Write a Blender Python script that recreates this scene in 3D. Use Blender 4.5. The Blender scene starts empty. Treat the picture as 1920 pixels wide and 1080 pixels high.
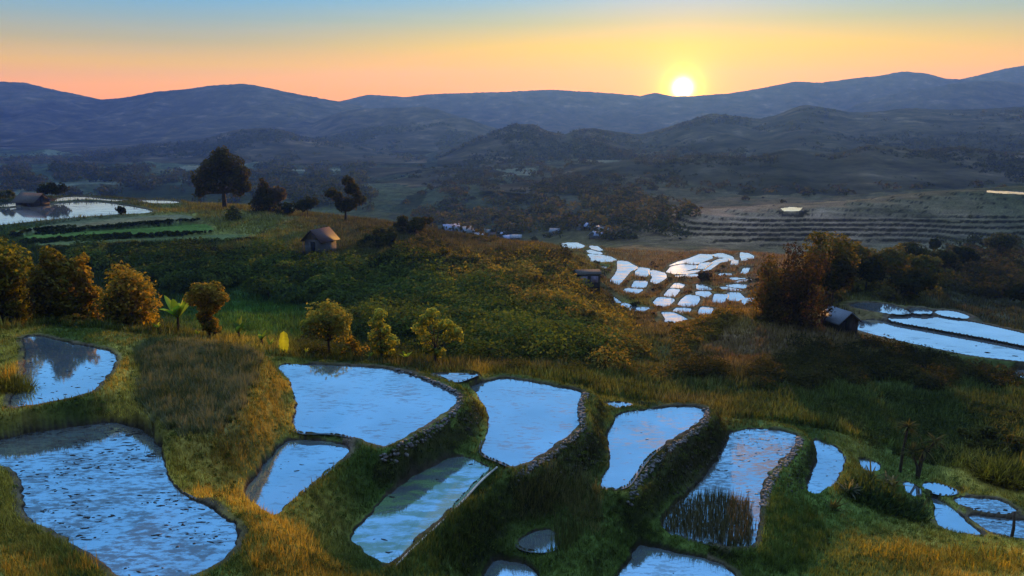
import bpy, math, numpy as np
from math import radians, sin, cos, tan, pi

# ------------------------------------------------------------------ basics
scene = bpy.context.scene
COL = scene.collection
F = 1507.0                       # focal length in photo pixels (1920 wide)
PITCH = radians(12.2)
CP, SP = cos(PITCH), sin(PITCH)
SUN_AZ = radians(11.65)           # to the right of the view axis
SUN_EL = radians(4.8)
rng = np.random.default_rng(7)

def slope_of(py):
    q = (540.0 - np.asarray(py, float)) / F
    return (q*CP - SP) / (CP + q*SP)            # z / y along that picture row
def pt(px, py, Y):
    t = slope_of(py); Y = np.asarray(Y, float)
    z = Y*t; dep = Y*CP - z*SP
    return (np.asarray(px, float)-960.0)/F*dep, Y, z
def at_level(px, py, z):
    return pt(px, py, z/slope_of(py))
def project(x, y, z):
    dep = y*CP - z*SP
    return 960 + F*x/dep, 540 - F*(y*SP + z*CP)/dep

def tag(o, label=None, cat=None, group=None, kind=None):
    if label: o['label'] = label
    if cat: o['category'] = cat
    if group: o['group'] = group
    if kind: o['kind'] = kind
    return o
def empty(name, loc, rz=0.0):
    o = bpy.data.objects.new(name, None); COL.objects.link(o)
    o.location = [float(v) for v in loc]; o.rotation_euler.z = rz
    return o

# ------------------------------------------------------------------ noise
def _h(ix, iy, s):
    v = (ix.astype(np.int64)*374761393 + iy.astype(np.int64)*668265263 + s*974634777) & 0xffffffff
    v = ((v ^ (v >> 13))*1274126177) & 0xffffffff
    v = v ^ (v >> 16)
    return (v & 0xffffff)/float(0xffffff)
def vnoise(x, y, s=0):
    x = np.asarray(x, float); y = np.asarray(y, float)
    ix = np.floor(x); iy = np.floor(y); fx = x-ix; fy = y-iy
    fx = fx*fx*(3-2*fx); fy = fy*fy*(3-2*fy)
    a = _h(ix, iy, s); b = _h(ix+1, iy, s); c = _h(ix, iy+1, s); d = _h(ix+1, iy+1, s)
    return (a*(1-fx)+b*fx)*(1-fy) + (c*(1-fx)+d*fx)*fy
def fbm(x, y, s=0, o=4):
    r = 0.0; a = 0.5; n = 0
    for k in range(o):
        r = r + a*vnoise(x*2**k, y*2**k, s+k*17); n += a; a *= 0.5
    return r/n - 0.5
def smooth(a, b, x):
    t = np.clip((x-a)/(b-a), 0, 1); return t*t*(3-2*t)

# ------------------------------------------------------------------ mesh helpers
def mesh_obj(name, verts, faces, mat, parent=None, col=None, smooth_shade=False):
    """faces: (n,3) or (n,4) int array, or list of such arrays"""
    verts = np.asarray(verts, np.float32).reshape(-1, 3)
    if isinstance(faces, np.ndarray): faces = [faces]
    faces = [np.asarray(f, np.int32) for f in faces if len(f)]
    me = bpy.data.meshes.new(name)
    me.vertices.add(len(verts)); me.vertices.foreach_set('co', verts.ravel())
    li = np.concatenate([f.ravel() for f in faces])
    cnt = np.concatenate([np.full(len(f), f.shape[1], np.int32) for f in faces])
    st = np.concatenate([[0], np.cumsum(cnt)[:-1]]).astype(np.int32)
    me.loops.add(len(li)); me.loops.foreach_set('vertex_index', li)
    me.polygons.add(len(cnt)); me.polygons.foreach_set('loop_start', st)
    if smooth_shade: me.polygons.foreach_set('use_smooth', np.ones(len(cnt), bool))
    me.update(calc_edges=True)
    if col is not None:
        at = me.color_attributes.new('Col', 'FLOAT_COLOR', 'POINT')
        c4 = np.ones((len(verts), 4), np.float32); c4[:, :3] = col
        at.data.foreach_set('color', c4.ravel())
    me.materials.append(mat)
    o = bpy.data.objects.new(name, me); COL.objects.link(o)
    if parent: o.parent = parent
    return o

class MB:
    """collects simple shapes and links them as one mesh"""
    def __init__(s): s.v = []; s.q = []; s.t = []; s.n = 0
    def add(s, v, q=None, t=None):
        v = np.asarray(v, float).reshape(-1, 3)
        if q is not None and len(q): s.q.append(np.asarray(q, int)+s.n)
        if t is not None and len(t): s.t.append(np.asarray(t, int)+s.n)
        s.v.append(v); s.n += len(v); return s
    def box(s, c, d, rz=0.0):
        x, y, z = d[0]/2, d[1]/2, d[2]/2
        v = np.array([[i*x, j*y, k*z] for k in (-1, 1) for j in (-1, 1) for i in (-1, 1)])
        R = np.array([[cos(rz), -sin(rz), 0], [sin(rz), cos(rz), 0], [0, 0, 1]])
        q = [[0, 2, 3, 1], [4, 5, 7, 6], [0, 1, 5, 4], [2, 6, 7, 3], [0, 4, 6, 2], [1, 3, 7, 5]]
        return s.add(v@R.T + np.asarray(c, float), q)
    def prism(s, poly2, axis_a, axis_b, ext, o):
        """extrude a 2-D polygon (in axes a,b from o) along vector ext"""
        a = np.asarray(axis_a, float); b = np.asarray(axis_b, float); e = np.asarray(ext, float)
        n = len(poly2)
        p = np.array([np.asarray(o, float)+u*a+w*b for u, w in poly2])
        v = np.vstack([p, p+e])
        q = [[i, (i+1) % n, n+(i+1) % n, n+i] for i in range(n)]
        t = [[0, i+1, i] for i in range(1, n-1)] + [[n, n+i, n+i+1] for i in range(1, n-1)]
        return s.add(v, q, t)
    def tube(s, pts, rad, k=6):
        pts = np.asarray(pts, float); rad = np.broadcast_to(np.asarray(rad, float), (len(pts),))
        d = np.gradient(pts, axis=0); d /= np.linalg.norm(d, axis=1)[:, None]+1e-9
        rings = []
        for p, t, r in zip(pts, d, rad):
            up = np.array([0, 0, 1.0]) if abs(t[2]) < .9 else np.array([1.0, 0, 0])
            a = np.cross(t, up); a /= np.linalg.norm(a); b = np.cross(t, a)
            an = np.arange(k)*2*pi/k
            rings.append(p + r*(np.cos(an)[:, None]*a + np.sin(an)[:, None]*b))
        v = np.vstack(rings); m = len(pts)
        q = [[i*k+j, i*k+(j+1) % k, (i+1)*k+(j+1) % k, (i+1)*k+j] for i in range(m-1) for j in range(k)]
        t = [[(m-1)*k, (m-1)*k+j, (m-1)*k+j+1] for j in range(1, k-1)]
        return s.add(v, q, t)
    def build(s, name, mat, parent=None, sm=False):
        f = []
        if s.q: f.append(np.vstack(s.q))
        if s.t: f.append(np.vstack(s.t))
        return mesh_obj(name, np.vstack(s.v), f, mat, parent, None, sm)

# ------------------------------------------------------------------ materials
def nt(name):
    m = bpy.data.materials.new(name); m.use_nodes = True
    n = m.node_tree; n.nodes.clear()
    out = n.nodes.new('ShaderNodeOutputMaterial')
    return m, n, out
def ramp(n, fac, stops, interp='LINEAR'):
    r = n.nodes.new('ShaderNodeValToRGB'); r.color_ramp.interpolation = interp
    e = r.color_ramp.elements
    while len(e) < len(stops): e.new(0.5)
    for k, (p, c) in enumerate(stops):
        e[k].position = p; e[k].color = (*c, 1) if len(c) == 3 else c
    n.links.new(fac, r.inputs[0]); return r
def noise(n, scale, detail=4, rough=.55, vec=None):
    t = n.nodes.new('ShaderNodeTexNoise'); t.inputs['Scale'].default_value = scale
    t.inputs['Detail'].default_value = detail; t.inputs['Roughness'].default_value = rough
    if vec is None:
        g = n.nodes.new('ShaderNodeNewGeometry'); vec = g.outputs['Position']
    n.links.new(vec, t.inputs['Vector']); return t
def mathn(n, op, a, b=None):
    m = n.nodes.new('ShaderNodeMath'); m.operation = op
    for k, v in enumerate((a, b)):
        if v is None: continue
        if isinstance(v, (int, float)): m.inputs[k].default_value = v
        else: n.links.new(v, m.inputs[k])
    return m.outputs[0]
def mixc(n, fac, a, b, mode='MIX'):
    m = n.nodes.new('ShaderNodeMix'); m.data_type = 'RGBA'; m.blend_type = mode
    for s, v in ((m.inputs[0], fac), (m.inputs[6], a), (m.inputs[7], b)):
        if isinstance(v, (int, float)): s.default_value = v
        elif isinstance(v, tuple): s.default_value = (*v, 1)
        else: n.links.new(v, s)
    return m.outputs[2]

def terrain_material():
    m, n, out = nt('soil_and_turf')
    a = n.nodes.new('ShaderNodeAttribute'); a.attribute_name = 'Col'
    t1 = noise(n, 1.7, 6, .65); t2 = noise(n, .06, 6, .6); t3 = noise(n, 9., 3, .6)
    r1 = ramp(n, t1.outputs[0], [(.3, (.45,)*3), (.7, (1.5,)*3)])
    r2 = ramp(n, t2.outputs[0], [(.3, (.62, .66, .6)), (.7, (1.35, 1.3, 1.3))])
    c = mixc(n, 1.0, a.outputs[0], r1.outputs[0], 'MULTIPLY')
    c = mixc(n, 1.0, c, r2.outputs[0], 'MULTIPLY')
    p = n.nodes.new('ShaderNodeBsdfPrincipled')
    n.links.new(c, p.inputs['Base Color']); p.inputs['Roughness'].default_value = .95
    p.inputs['Specular IOR Level'].default_value = 0
    b = n.nodes.new('ShaderNodeBump'); b.inputs['Strength'].default_value = .8; b.inputs['Distance'].default_value = .12
    n.links.new(mathn(n, 'ADD', t1.outputs[0], mathn(n, 'MULTIPLY', t3.outputs[0], .4)), b.inputs['Height'])
    n.links.new(b.outputs[0], p.inputs['Normal']); n.links.new(p.outputs[0], out.inputs[0])
    return m
def hill_material():
    m, n, out = nt('far_forest')
    t1 = noise(n, .02, 8, .65); t2 = noise(n, .004, 5, .6)
    c = ramp(n, t1.outputs[0], [(.34, (.010, .009, .007)), (.48, (.042, .032, .022)), (.58, (.068, .05, .034)), (.7, (.16, .115, .08))])
    r2 = ramp(n, t2.outputs[0], [(.35, (.6, .62, .6)), (.65, (1.4, 1.3, 1.2))])
    cc = mixc(n, 1.0, c.outputs[0], r2.outputs[0], 'MULTIPLY')
    p = n.nodes.new('ShaderNodeBsdfDiffuse'); n.links.new(cc, p.inputs[0])
    b = n.nodes.new('ShaderNodeBump'); b.inputs['Strength'].default_value = 1; b.inputs['Distance'].default_value = 6
    n.links.new(t1.outputs[0], b.inputs['Height']); n.links.new(b.outputs[0], p.inputs['Normal'])
    n.links.new(p.outputs[0], out.inputs[0]); return m
def leaf_material(name='foliage', transl=.38):
    m, n, out = nt(name)
    a = n.nodes.new('ShaderNodeAttribute'); a.attribute_name = 'Col'
    d = n.nodes.new('ShaderNodeBsdfDiffuse'); t = n.nodes.new('ShaderNodeBsdfTranslucent')
    n.links.new(a.outputs[0], d.inputs[0])
    w = mixc(n, 1.0, a.outputs[0], (1.2, 1.15, .5), 'MULTIPLY'); n.links.new(w, t.inputs[0])
    mx = n.nodes.new('ShaderNodeMixShader'); mx.inputs[0].default_value = transl
    n.links.new(d.outputs[0], mx.inputs[1]); n.links.new(t.outputs[0], mx.inputs[2])
    n.links.new(mx.outputs[0], out.inputs[0]); return m
def water_material(name, mud=0.0, mudcol=(.05, .035, .025), scale=1.2, tint=(.74, .90, 1.0), streak=2.5):
    m, n, out = nt(name)
    p = n.nodes.new('ShaderNodeBsdfPrincipled')
    p.inputs['Base Color'].default_value = (*tint, 1); p.inputs['Metallic'].default_value = .92
    p.inputs['Roughness'].default_value = .04
    g = n.nodes.new('ShaderNodeNewGeometry')
    mp = n.nodes.new('ShaderNodeMapping'); mp.inputs['Scale'].default_value = (1, streak, 1)
    n.links.new(g.outputs['Position'], mp.inputs[0])
    w = noise(n, 5.0, 3, .5, mp.outputs[0])
    b = n.nodes.new('ShaderNodeBump'); b.inputs['Strength'].default_value = .03; b.inputs['Distance'].default_value = .02
    n.links.new(w.outputs[0], b.inputs['Height']); n.links.new(b.outputs[0], p.inputs['Normal'])
    sh = p.outputs[0]
    tn = noise(n, .35, 3, .5); tr = ramp(n, tn.outputs[0], [(.35, tuple(.84*c for c in tint)), (.65, tint)]); n.links.new(tr.outputs[0], p.inputs['Base Color'])
    at = n.nodes.new('ShaderNodeAttribute'); at.attribute_name = 'Col'
    t = noise(n, scale, 7, .68, mp.outputs[0]); t2 = noise(n, scale*.22, 2, .5)
    sm = mathn(n, 'ADD', t.outputs[0], mathn(n, 'MULTIPLY', mathn(n, 'SUBTRACT', t2.outputs[0], .5), .5))
    r = ramp(n, sm, [(.56-.14*mud, (0, 0, 0)), (.66-.1*mud, (1, 1, 1))])
    te = noise(n, 3.2, 5, .65)
    re = ramp(n, mathn(n, 'ADD', mathn(n, 'MULTIPLY', at.outputs['Fac'], .55), mathn(n, 'MULTIPLY', te.outputs[0], .6)), [(.55, (0, 0, 0)), (.68, (1, 1, 1))])
    d = n.nodes.new('ShaderNodeBsdfPrincipled'); d.inputs['Base Color'].default_value = (*mudcol, 1)
    d.inputs['Roughness'].default_value = .6; d.inputs['Specular IOR Level'].default_value = .08
    mx = n.nodes.new('ShaderNodeMixShader')
    n.links.new(mathn(n, 'MAXIMUM', mathn(n, 'MULTIPLY', r.outputs[0], .35+.4*mud), mathn(n, 'MULTIPLY', re.outputs[0], .8)), mx.inputs[0])
    n.links.new(sh, mx.inputs[1]); n.links.new(d.outputs[0], mx.inputs[2]); sh = mx.outputs[0]
    n.links.new(sh, out.inputs[0]); return m
def plain_material(name, c0, c1, scale=3.0, rough=.85, metal=0.0, bump=.3, stretch=(1, 1, 1)):
    m, n, out = nt(name)
    tc = n.nodes.new('ShaderNodeTexCoord'); mp = n.nodes.new('ShaderNodeMapping')
    mp.inputs['Scale'].default_value = stretch; n.links.new(tc.outputs['Object'], mp.inputs[0])
    t = noise(n, scale, 5, .62, mp.outputs[0])
    c = ramp(n, t.outputs[0], [(.33, c0), (.68, c1)])
    p = n.nodes.new('ShaderNodeBsdfPrincipled'); n.links.new(c.outputs[0], p.inputs['Base Color'])
    p.inputs['Roughness'].default_value = rough; p.inputs['Metallic'].default_value = metal; p.inputs['Specular IOR Level'].default_value = .15
    b = n.nodes.new('ShaderNodeBump'); b.inputs['Strength'].default_value = bump; b.inputs['Distance'].default_value = .05
    n.links.new(t.outputs[0], b.inputs['Height']); n.links.new(b.outputs[0], p.inputs['Normal'])
    n.links.new(p.outputs[0], out.inputs[0]); return m

M_TER = terrain_material(); M_HILL = hill_material(); M_LEAF = leaf_material('foliage', .46)
M_GRASS = leaf_material('grass_blades', .3)
M_WATER = water_material('still_water', .12, scale=2.2)
M_WATERM = water_material('muddy_water', .8, scale=2.6, streak=2.4)
M_WATERG = water_material('weedy_water', .75, (.09, .16, .05), .8)
M_WATERF = water_material('far_water', .15, scale=.35, tint=(.93, .96, 1.0))
M_STONE = plain_material('field_stone', (.05, .042, .04), (.22, .19, .18), 6, .8)
M_STONED = plain_material('dark_mossy_stone', (.018, .014, .011), (.075, .06, .045), 7, .9)
M_BARK = plain_material('bark', (.02, .015, .011), (.09, .065, .045), 5, .9, stretch=(3, 3, .6))
M_WOODW = plain_material('weathered_boards', (.07, .06, .065), (.22, .19, .19), 4, .85, stretch=(8, 8, .5))
M_WOODD = plain_material('dark_boards', (.015, .012, .014), (.06, .045, .045), 4, .85, stretch=(8, 8, .5))
M_ROOFR = plain_material('rusty_roof_sheet', (.022, .011, .011), (.075, .032, .03), 5, .7, stretch=(6, 6, 1))
M_ROOFG = plain_material('grey_roof_sheet', (.07, .075, .09), (.20, .21, .25), 4, .6, stretch=(6, 6, 1))
M_ROOFB = plain_material('blue_grey_roof_sheet', (.12, .13, .21), (.30, .32, .46), 3, .6)
M_ROOFT = plain_material('dark_thatch', (.03, .024, .022), (.11, .09, .08), 8, .95)
M_PLASTER = plain_material('pale_plaster', (.14, .13, .15), (.34, .32, .34), 2, .9)
M_DARKPANE = plain_material('dark_opening', (.008, .008, .01), (.02, .02, .025), 3, .6)
M_CURB = plain_material('pale_mud_edging', (.28, .25, .22), (.55, .5, .44), 3, .8)
M_TIN = plain_material('faded_tin_panel', (.2, .16, .24), (.4, .33, .44), 3, .6)

# ------------------------------------------------------------------ terrain control points (px, py, distance)
CTRL = [
 # just below the camera and to both sides
 (100,1240,11),(960,1330,11),(1800,1330,13),(960,1180,20),(300,1160,16.5),(1700,1150,24),
 (40,1020,21.2),(-150,1000,22),(-250,800,30),(-200,650,42),(160,1075,20),(540,1040,22.5),(610,1085,21.8),
 (850,1060,25.5),(1100,1050,27.6),(1600,1045,29),(1800,1055,29.5),(1950,1050,30),(1650,985,33.5),(1500,1000,31.5),
 (1180,965,30.4),(1450,1060,29),(1900,1030,32),(2150,1000,34),
 # just behind the rims of the nearest ponds
 (100,615,43.5),(330,632,44.5),(620,676,46),(800,690,47),(1000,700,47.5),(1200,745,46),(1400,790,43.5),(1600,838,41.5),(1720,880,42.5),(1850,905,42.5),(2000,910,43),
 # dip behind (hidden) and the dark slope rising to the hut spur
 (100,640,55),(400,645,56),(700,668,58),(500,600,78),(400,590,84),(330,560,98),(200,540,104),(60,520,112),(700,590,90),
 (600,540,100),(700,520,106),(450,500,116),(250,490,124),(100,480,128),(-150,490,128),(-300,520,120),
 (600,477,119.5),(700,470,122),(750,495,112),(900,520,112),(1000,545,104),(1080,580,92),(900,600,80),(1000,620,76),(900,660,62),(1050,660,64),(900,688,53),
 (780,455,136),(850,460,142),(950,470,138),(1020,470,140),(1060,505,128),(1100,560,108),(1130,680,60),(1160,640,74),(1180,700,56),
 # hut hill skyline and terraces
 (600,412,163),(680,412,166),(520,400,168),(440,388,175),(350,383,188),(200,371,200),(60,372,205),(-150,372,205),(-350,380,200),
 (740,425,160),(820,440,155),(900,456,150),(980,458,152),(1040,462,152),
 (480,430,150),(520,455,134),(400,405,162),(330,392,178),(250,425,146),(250,445,139),(250,465,131),(450,465,131),
 # beyond the skyline, hidden drop
 (0,460,300),(300,465,300),(600,480,290),(800,490,260),(950,500,240),(1040,490,245),
 # ravine and shelf below the far paddies
 (1220,640,90),(1200,605,108),(1260,615,104),(1120,590,110),(1240,690,64),
 (1080,461,213),(1120,490,190),(1150,540,150),(1180,575,126),(1250,520,165),(1300,560,137),(1330,500,180),(1400,520,165),(1400,560,137),(1380,475,205),(1300,480,203),(1250,600,112),(1330,590,120),(1400,600,114),
 (1200,480,205),(1150,465,222),(1250,455,240),
 # mound on the right with the bamboo
 (1350,640,74),(1340,600,80),(1420,590,82),(1500,608,80),(1500,680,66),(1400,690,62),(1500,735,55),(1300,740,52),(1300,695,59),(1400,720,56),
 (1560,612,82),(1640,655,73.5),(1700,690,68),(1750,690,70),(1850,705,68),(1950,710,68),(2100,720,66),
 (1650,735,57),(1800,770,54),(1650,800,49),(1800,830,48),(1900,800,50),(2050,800,50),(1500,770,49),(1350,765,48.5),
 # behind the right paddies
 (1620,560,96),(1750,565,100),(1900,585,100),(2050,610,96),(1500,560,104),(1620,530,120),(1750,535,124),(1850,555,122),(1950,560,125),(1850,510,160),(1950,510,160),(1750,500,160),(2150,520,160),
 (1450,520,150),(1550,500,160),(1650,495,170),(1900,485,195),(1780,478,200),
 # terraced hillside beyond
 (1250,440,258),(1350,446,250),(1450,460,244),(1550,462,240),(1700,460,242),(1850,455,240),(2000,460,240),
 (1300,415,270),(1450,395,278),(1600,388,284),(1750,374,292),(1900,362,302),(2050,360,310),(1600,425,260),(1800,418,264),(1450,430,258),
 (1450,390,340),(1600,380,350),(1750,366,360),(1900,356,370),(2050,354,380),
 (1150,425,300),(1050,430,320),(950,440,330),(870,440,330),(950,400,420),(1100,380,430),(800,400,460),(1250,385,380),
 # valley floor
 (0,350,620),(200,355,610),(400,365,560),(600,370,540),(750,385,480),(-300,350,620),
 (0,318,950),(200,322,920),(400,330,830),(600,335,780),(800,350,640),(1000,345,600),(1200,340,560),(1400,345,540),(1600,350,520),(1800,345,520),(2050,345,520),
 (1000,310,820),(1200,310,780),(1400,320,700),(1600,325,660),(1850,325,650),(2100,325,650),
 (0,292,1400),(400,296,1350),(800,310,1100),(1200,285,1100),(1600,290,1000),(2000,290,1000),(-300,290,1400),
 (0,270,2000),(600,270,2000),(1200,258,2000),(1900,258,2000),(-400,270,2000),(2300,262,2000),
]
CTRL = np.array(CTRL, float)
_cx, _cy, _cz = pt(CTRL[:, 0], CTRL[:, 1], CTRL[:, 2])
def tpsk(r2): return np.where(r2 > 1e-12, r2*np.log(np.maximum(r2, 1e-12)), 0.0)
KA, KB = 2.2, 1.6
_A = np.c_[_cx/_cy*KA, np.log(_cy)*KB]; _n = len(_A)
_K = tpsk(((_A[:, None, :]-_A[None, :, :])**2).sum(-1)) + np.eye(_n)*2e-3
_P = np.c_[np.ones(_n), _A]
_M = np.block([[_K, _P], [_P.T, np.zeros((3, 3))]])
_W = np.linalg.solve(_M, np.r_[_cz/_cy, 0, 0, 0])
def base_height(x, y):
    a = np.c_[(x/y*KA).ravel(), (np.log(y)*KB).ravel()]; out = np.empty(len(a))
    for i in range(0, len(a), 60000):
        s = a[i:i+60000]
        k = tpsk((s[:, None, 0]-_A[None, :, 0])**2 + (s[:, None, 1]-_A[None, :, 1])**2)
        out[i:i+60000] = k@_W[:_n] + _W[_n] + s@_W[_n+1:]
    return out.reshape(x.shape)*y

# ------------------------------------------------------------------ ponds and level pads
# (key, level or None, outline in photo pixels, kind w=water p=pad, material, label)
NEAR = [
 ('H', -11.5, [(43,627),(96,635),(140,647),(193,654),(219,668),(212,690),(183,729),(159,741),(116,750),(53,762),(20,766),(30,730),(50,700),(48,660)], 'w', M_WATER, 'small upper flooded paddy under the row of golden trees, half dark with their reflection'),
 ('G', -12.4, [(-60,846),(10,822),(96,806),(169,797),(217,792),(240,800),(270,808),(294,828),(306,859),(308,892),(327,921),(366,940),(409,960),(443,989),(445,1017),(424,1046),(376,1075),(289,1098),(231,1088),(202,1056),(159,1027),(96,998),(53,969),(46,936),(41,897),(19,873),(-60,870)], 'w', M_WATERM, 'large kidney shaped muddy flooded paddy nearest the camera with dark weed streaks'),
 ('F', -11.75, [(265,647),(337,644),(433,656),(478,664),(480,700),(455,753),(446,788),(390,822),(345,812),(300,782),(268,760),(279,700),(262,666)], 'p', None, ''),
 ('A', -13.3, [(516,683),(576,683),(673,688),(735,692),(788,709),(846,733),(860,745),(851,762),(817,786),(769,813),(735,834),(716,839),(692,830),(663,818),(610,810),(571,813),(550,803),(559,757),(552,743),(543,709)], 'w', M_WATER, 'broad blue flooded paddy beside the stubble terrace, ringed by a curved stone wall'),
 ('A2', -13.55, [(536,824),(567,822),(620,825),(665,839),(660,854),(625,878),(576,916),(552,940),(518,974),(480,955),(452,930),(470,898),(500,858)], 'w', M_WATER, 'wedge shaped flooded paddy below the broad blue one, brown mud along its edge'),
 ('A3', -14.0, [(798,700),(850,699),(904,701),(884,709),(856,719),(827,709)], 'w', M_WATER, 'tiny triangular flooded paddy squeezed between two dykes'),
 ('B', -14.45, [(880,726),(913,716),(942,709),(981,714),(1058,728),(1094,736),(1082,757),(1082,777),(1089,796),(1072,810),(1034,839),(1000,863),(966,878),(942,866),(901,851),(909,825),(921,791),(911,762),(894,738)], 'w', M_WATER, 'clear blue flooded paddy in the middle of the stone walled terraces'),
 ('S', -14.62, [(858,851),(894,861),(928,875),(899,899),(865,938),(836,967),(793,1005),(759,1037),(735,1065),(687,1046),(644,1013),(682,969),(750,902),(817,868)], 'w', M_WATERG, 'long narrow flooded paddy with green weed on its water'),
 ('C2', -15.45, [(1130,753),(1164,753),(1193,758),(1160,765),(1135,762)], 'w', M_WATER, 'small sliver of flooded paddy behind a low mud dyke'),
 ('C', -15.6, [(1154,777),(1217,767),(1279,762),(1320,765),(1320,784),(1289,806),(1241,834),(1212,858),(1188,892),(1171,916),(1120,914),(1140,887),(1147,849),(1137,822),(1152,796)], 'w', M_WATER, 'S curved flooded paddy above the tall dark stone wall'),
 ('D', -17.0, [(1368,808),(1424,803),(1480,810),(1500,822),(1475,852),(1450,875),(1430,905),(1424,940),(1420,1000),(1408,1032),(1300,1012),(1240,996),(1250,960),(1290,930),(1320,900),(1350,855),(1365,830)], 'w', M_WATERM, 'flooded paddy speckled with dark clods and a patch of standing stubble'),
 ('E', -17.9, [(1523,822),(1544,830),(1569,839),(1583,859),(1578,883),(1559,911),(1530,928),(1511,921),(1525,887),(1535,854)], 'w', M_WATER, 'crescent shaped flooded paddy under the last stone wall'),
 ('E2', -18.6, [(1613,861),(1631,865),(1647,872),(1646,879),(1631,885),(1620,879)], 'w', M_WATER, 'tiny flooded paddy half hidden by strappy leaves'),
 ('R1', -16.2, [(962,1022),(985,1000),(1010,990),(1043,989),(1058,1022),(1030,1037),(985,1035)], 'w', M_WATER, 'small flooded paddy with reeds under the dark bank'),
 ('R2', -16.6, [(899,1080),(913,1056),(942,1046),(981,1051),(1015,1075),(1005,1110),(905,1115)], 'w', M_WATER, 'small round flooded paddy below the reedy one'),
 ('R3', -17.35, [(1145,1090),(1169,1056),(1193,1022),(1202,1019),(1241,1027),(1289,1038),(1337,1048),(1366,1063),(1390,1090),(1370,1130),(1160,1130)], 'w', M_WATER, 'flooded paddy under a grassy dyke at the foot of the terraces'),
 ('T0', -19.1, [(1731,908),(1749,907),(1773,913),(1793,922),(1766,927),(1744,919)], 'w', M_WATER, 'small curved flooded paddy beyond the palm trunks'),
 ('T1', -19.35, [(1744,932),(1754,936),(1778,952),(1802,972),(1822,989),(1836,1002),(1807,999),(1773,991),(1757,984),(1760,964),(1757,948)], 'w', M_WATER, 'triangular flooded paddy beside the big strappy shrub'),
 ('T2', -19.25, [(1790,936),(1807,933),(1841,936),(1877,940),(1901,955),(1896,961),(1853,958),(1817,951),(1800,945)], 'w', M_WATERM, 'narrow flooded paddy below the golden bush on black stems'),
 ('T3', -19.4, [(1817,967),(1853,970),(1889,976),(1960,979),(1960,1012),(1901,1007),(1877,1001),(1858,997),(1838,984)], 'w', M_WATERM, 'flooded paddy with a leaning post at its edge'),
 ('T4', -19.0, [(1694,903),(1708,909),(1719,916),(1717,932),(1705,921)], 'w', M_WATER, 'sliver of flooded paddy between the palm trunks'),
 ('U1', -22.0, [(1600,614),(1617,603),(1639,600),(1676,609),(1732,616),(1787,626),(1861,639),(1960,655),(2040,672),(2040,690),(1935,678),(1880,672),(1824,666),(1750,651),(1695,639),(1639,626)], 'w', M_WATERF, 'longest of the flooded paddies right of the bamboo, lowest in its row'),
 ('U2', -21.75, [(1665,598),(1695,592),(1732,592),(1787,598),(1843,609),(1935,630),(2030,655),(2030,665),(1935,649),(1861,634),(1787,621),(1732,611),(1695,605)], 'w', M_WATERF, 'long flooded paddy between two curved dykes right of the grey roofed house'),
 ('U3', -21.5, [(1597,572),(1617,568),(1654,570),(1684,577),(1706,587),(1676,588),(1639,583),(1610,577)], 'w', M_WATERF, 'flooded paddy right beside the grey roofed house'),
 ('U4', -21.5, [(1708,579),(1728,578),(1748,587),(1713,587)], 'w', M_WATERF, 'smallest flooded paddy of the row right of the bamboo'),
 ('U5', -21.6, [(1752,584),(1787,583),(1821,597),(1773,592)], 'w', M_WATERF, 'tapering flooded paddy at the far end of the row right of the bamboo'),
 ('U0', -22.6, [(1893,699),(1930,694),(1960,702),(1930,712)], 'w', M_WATERF, 'flooded paddy cut off by the picture edge under the long ones'),
]
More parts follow.
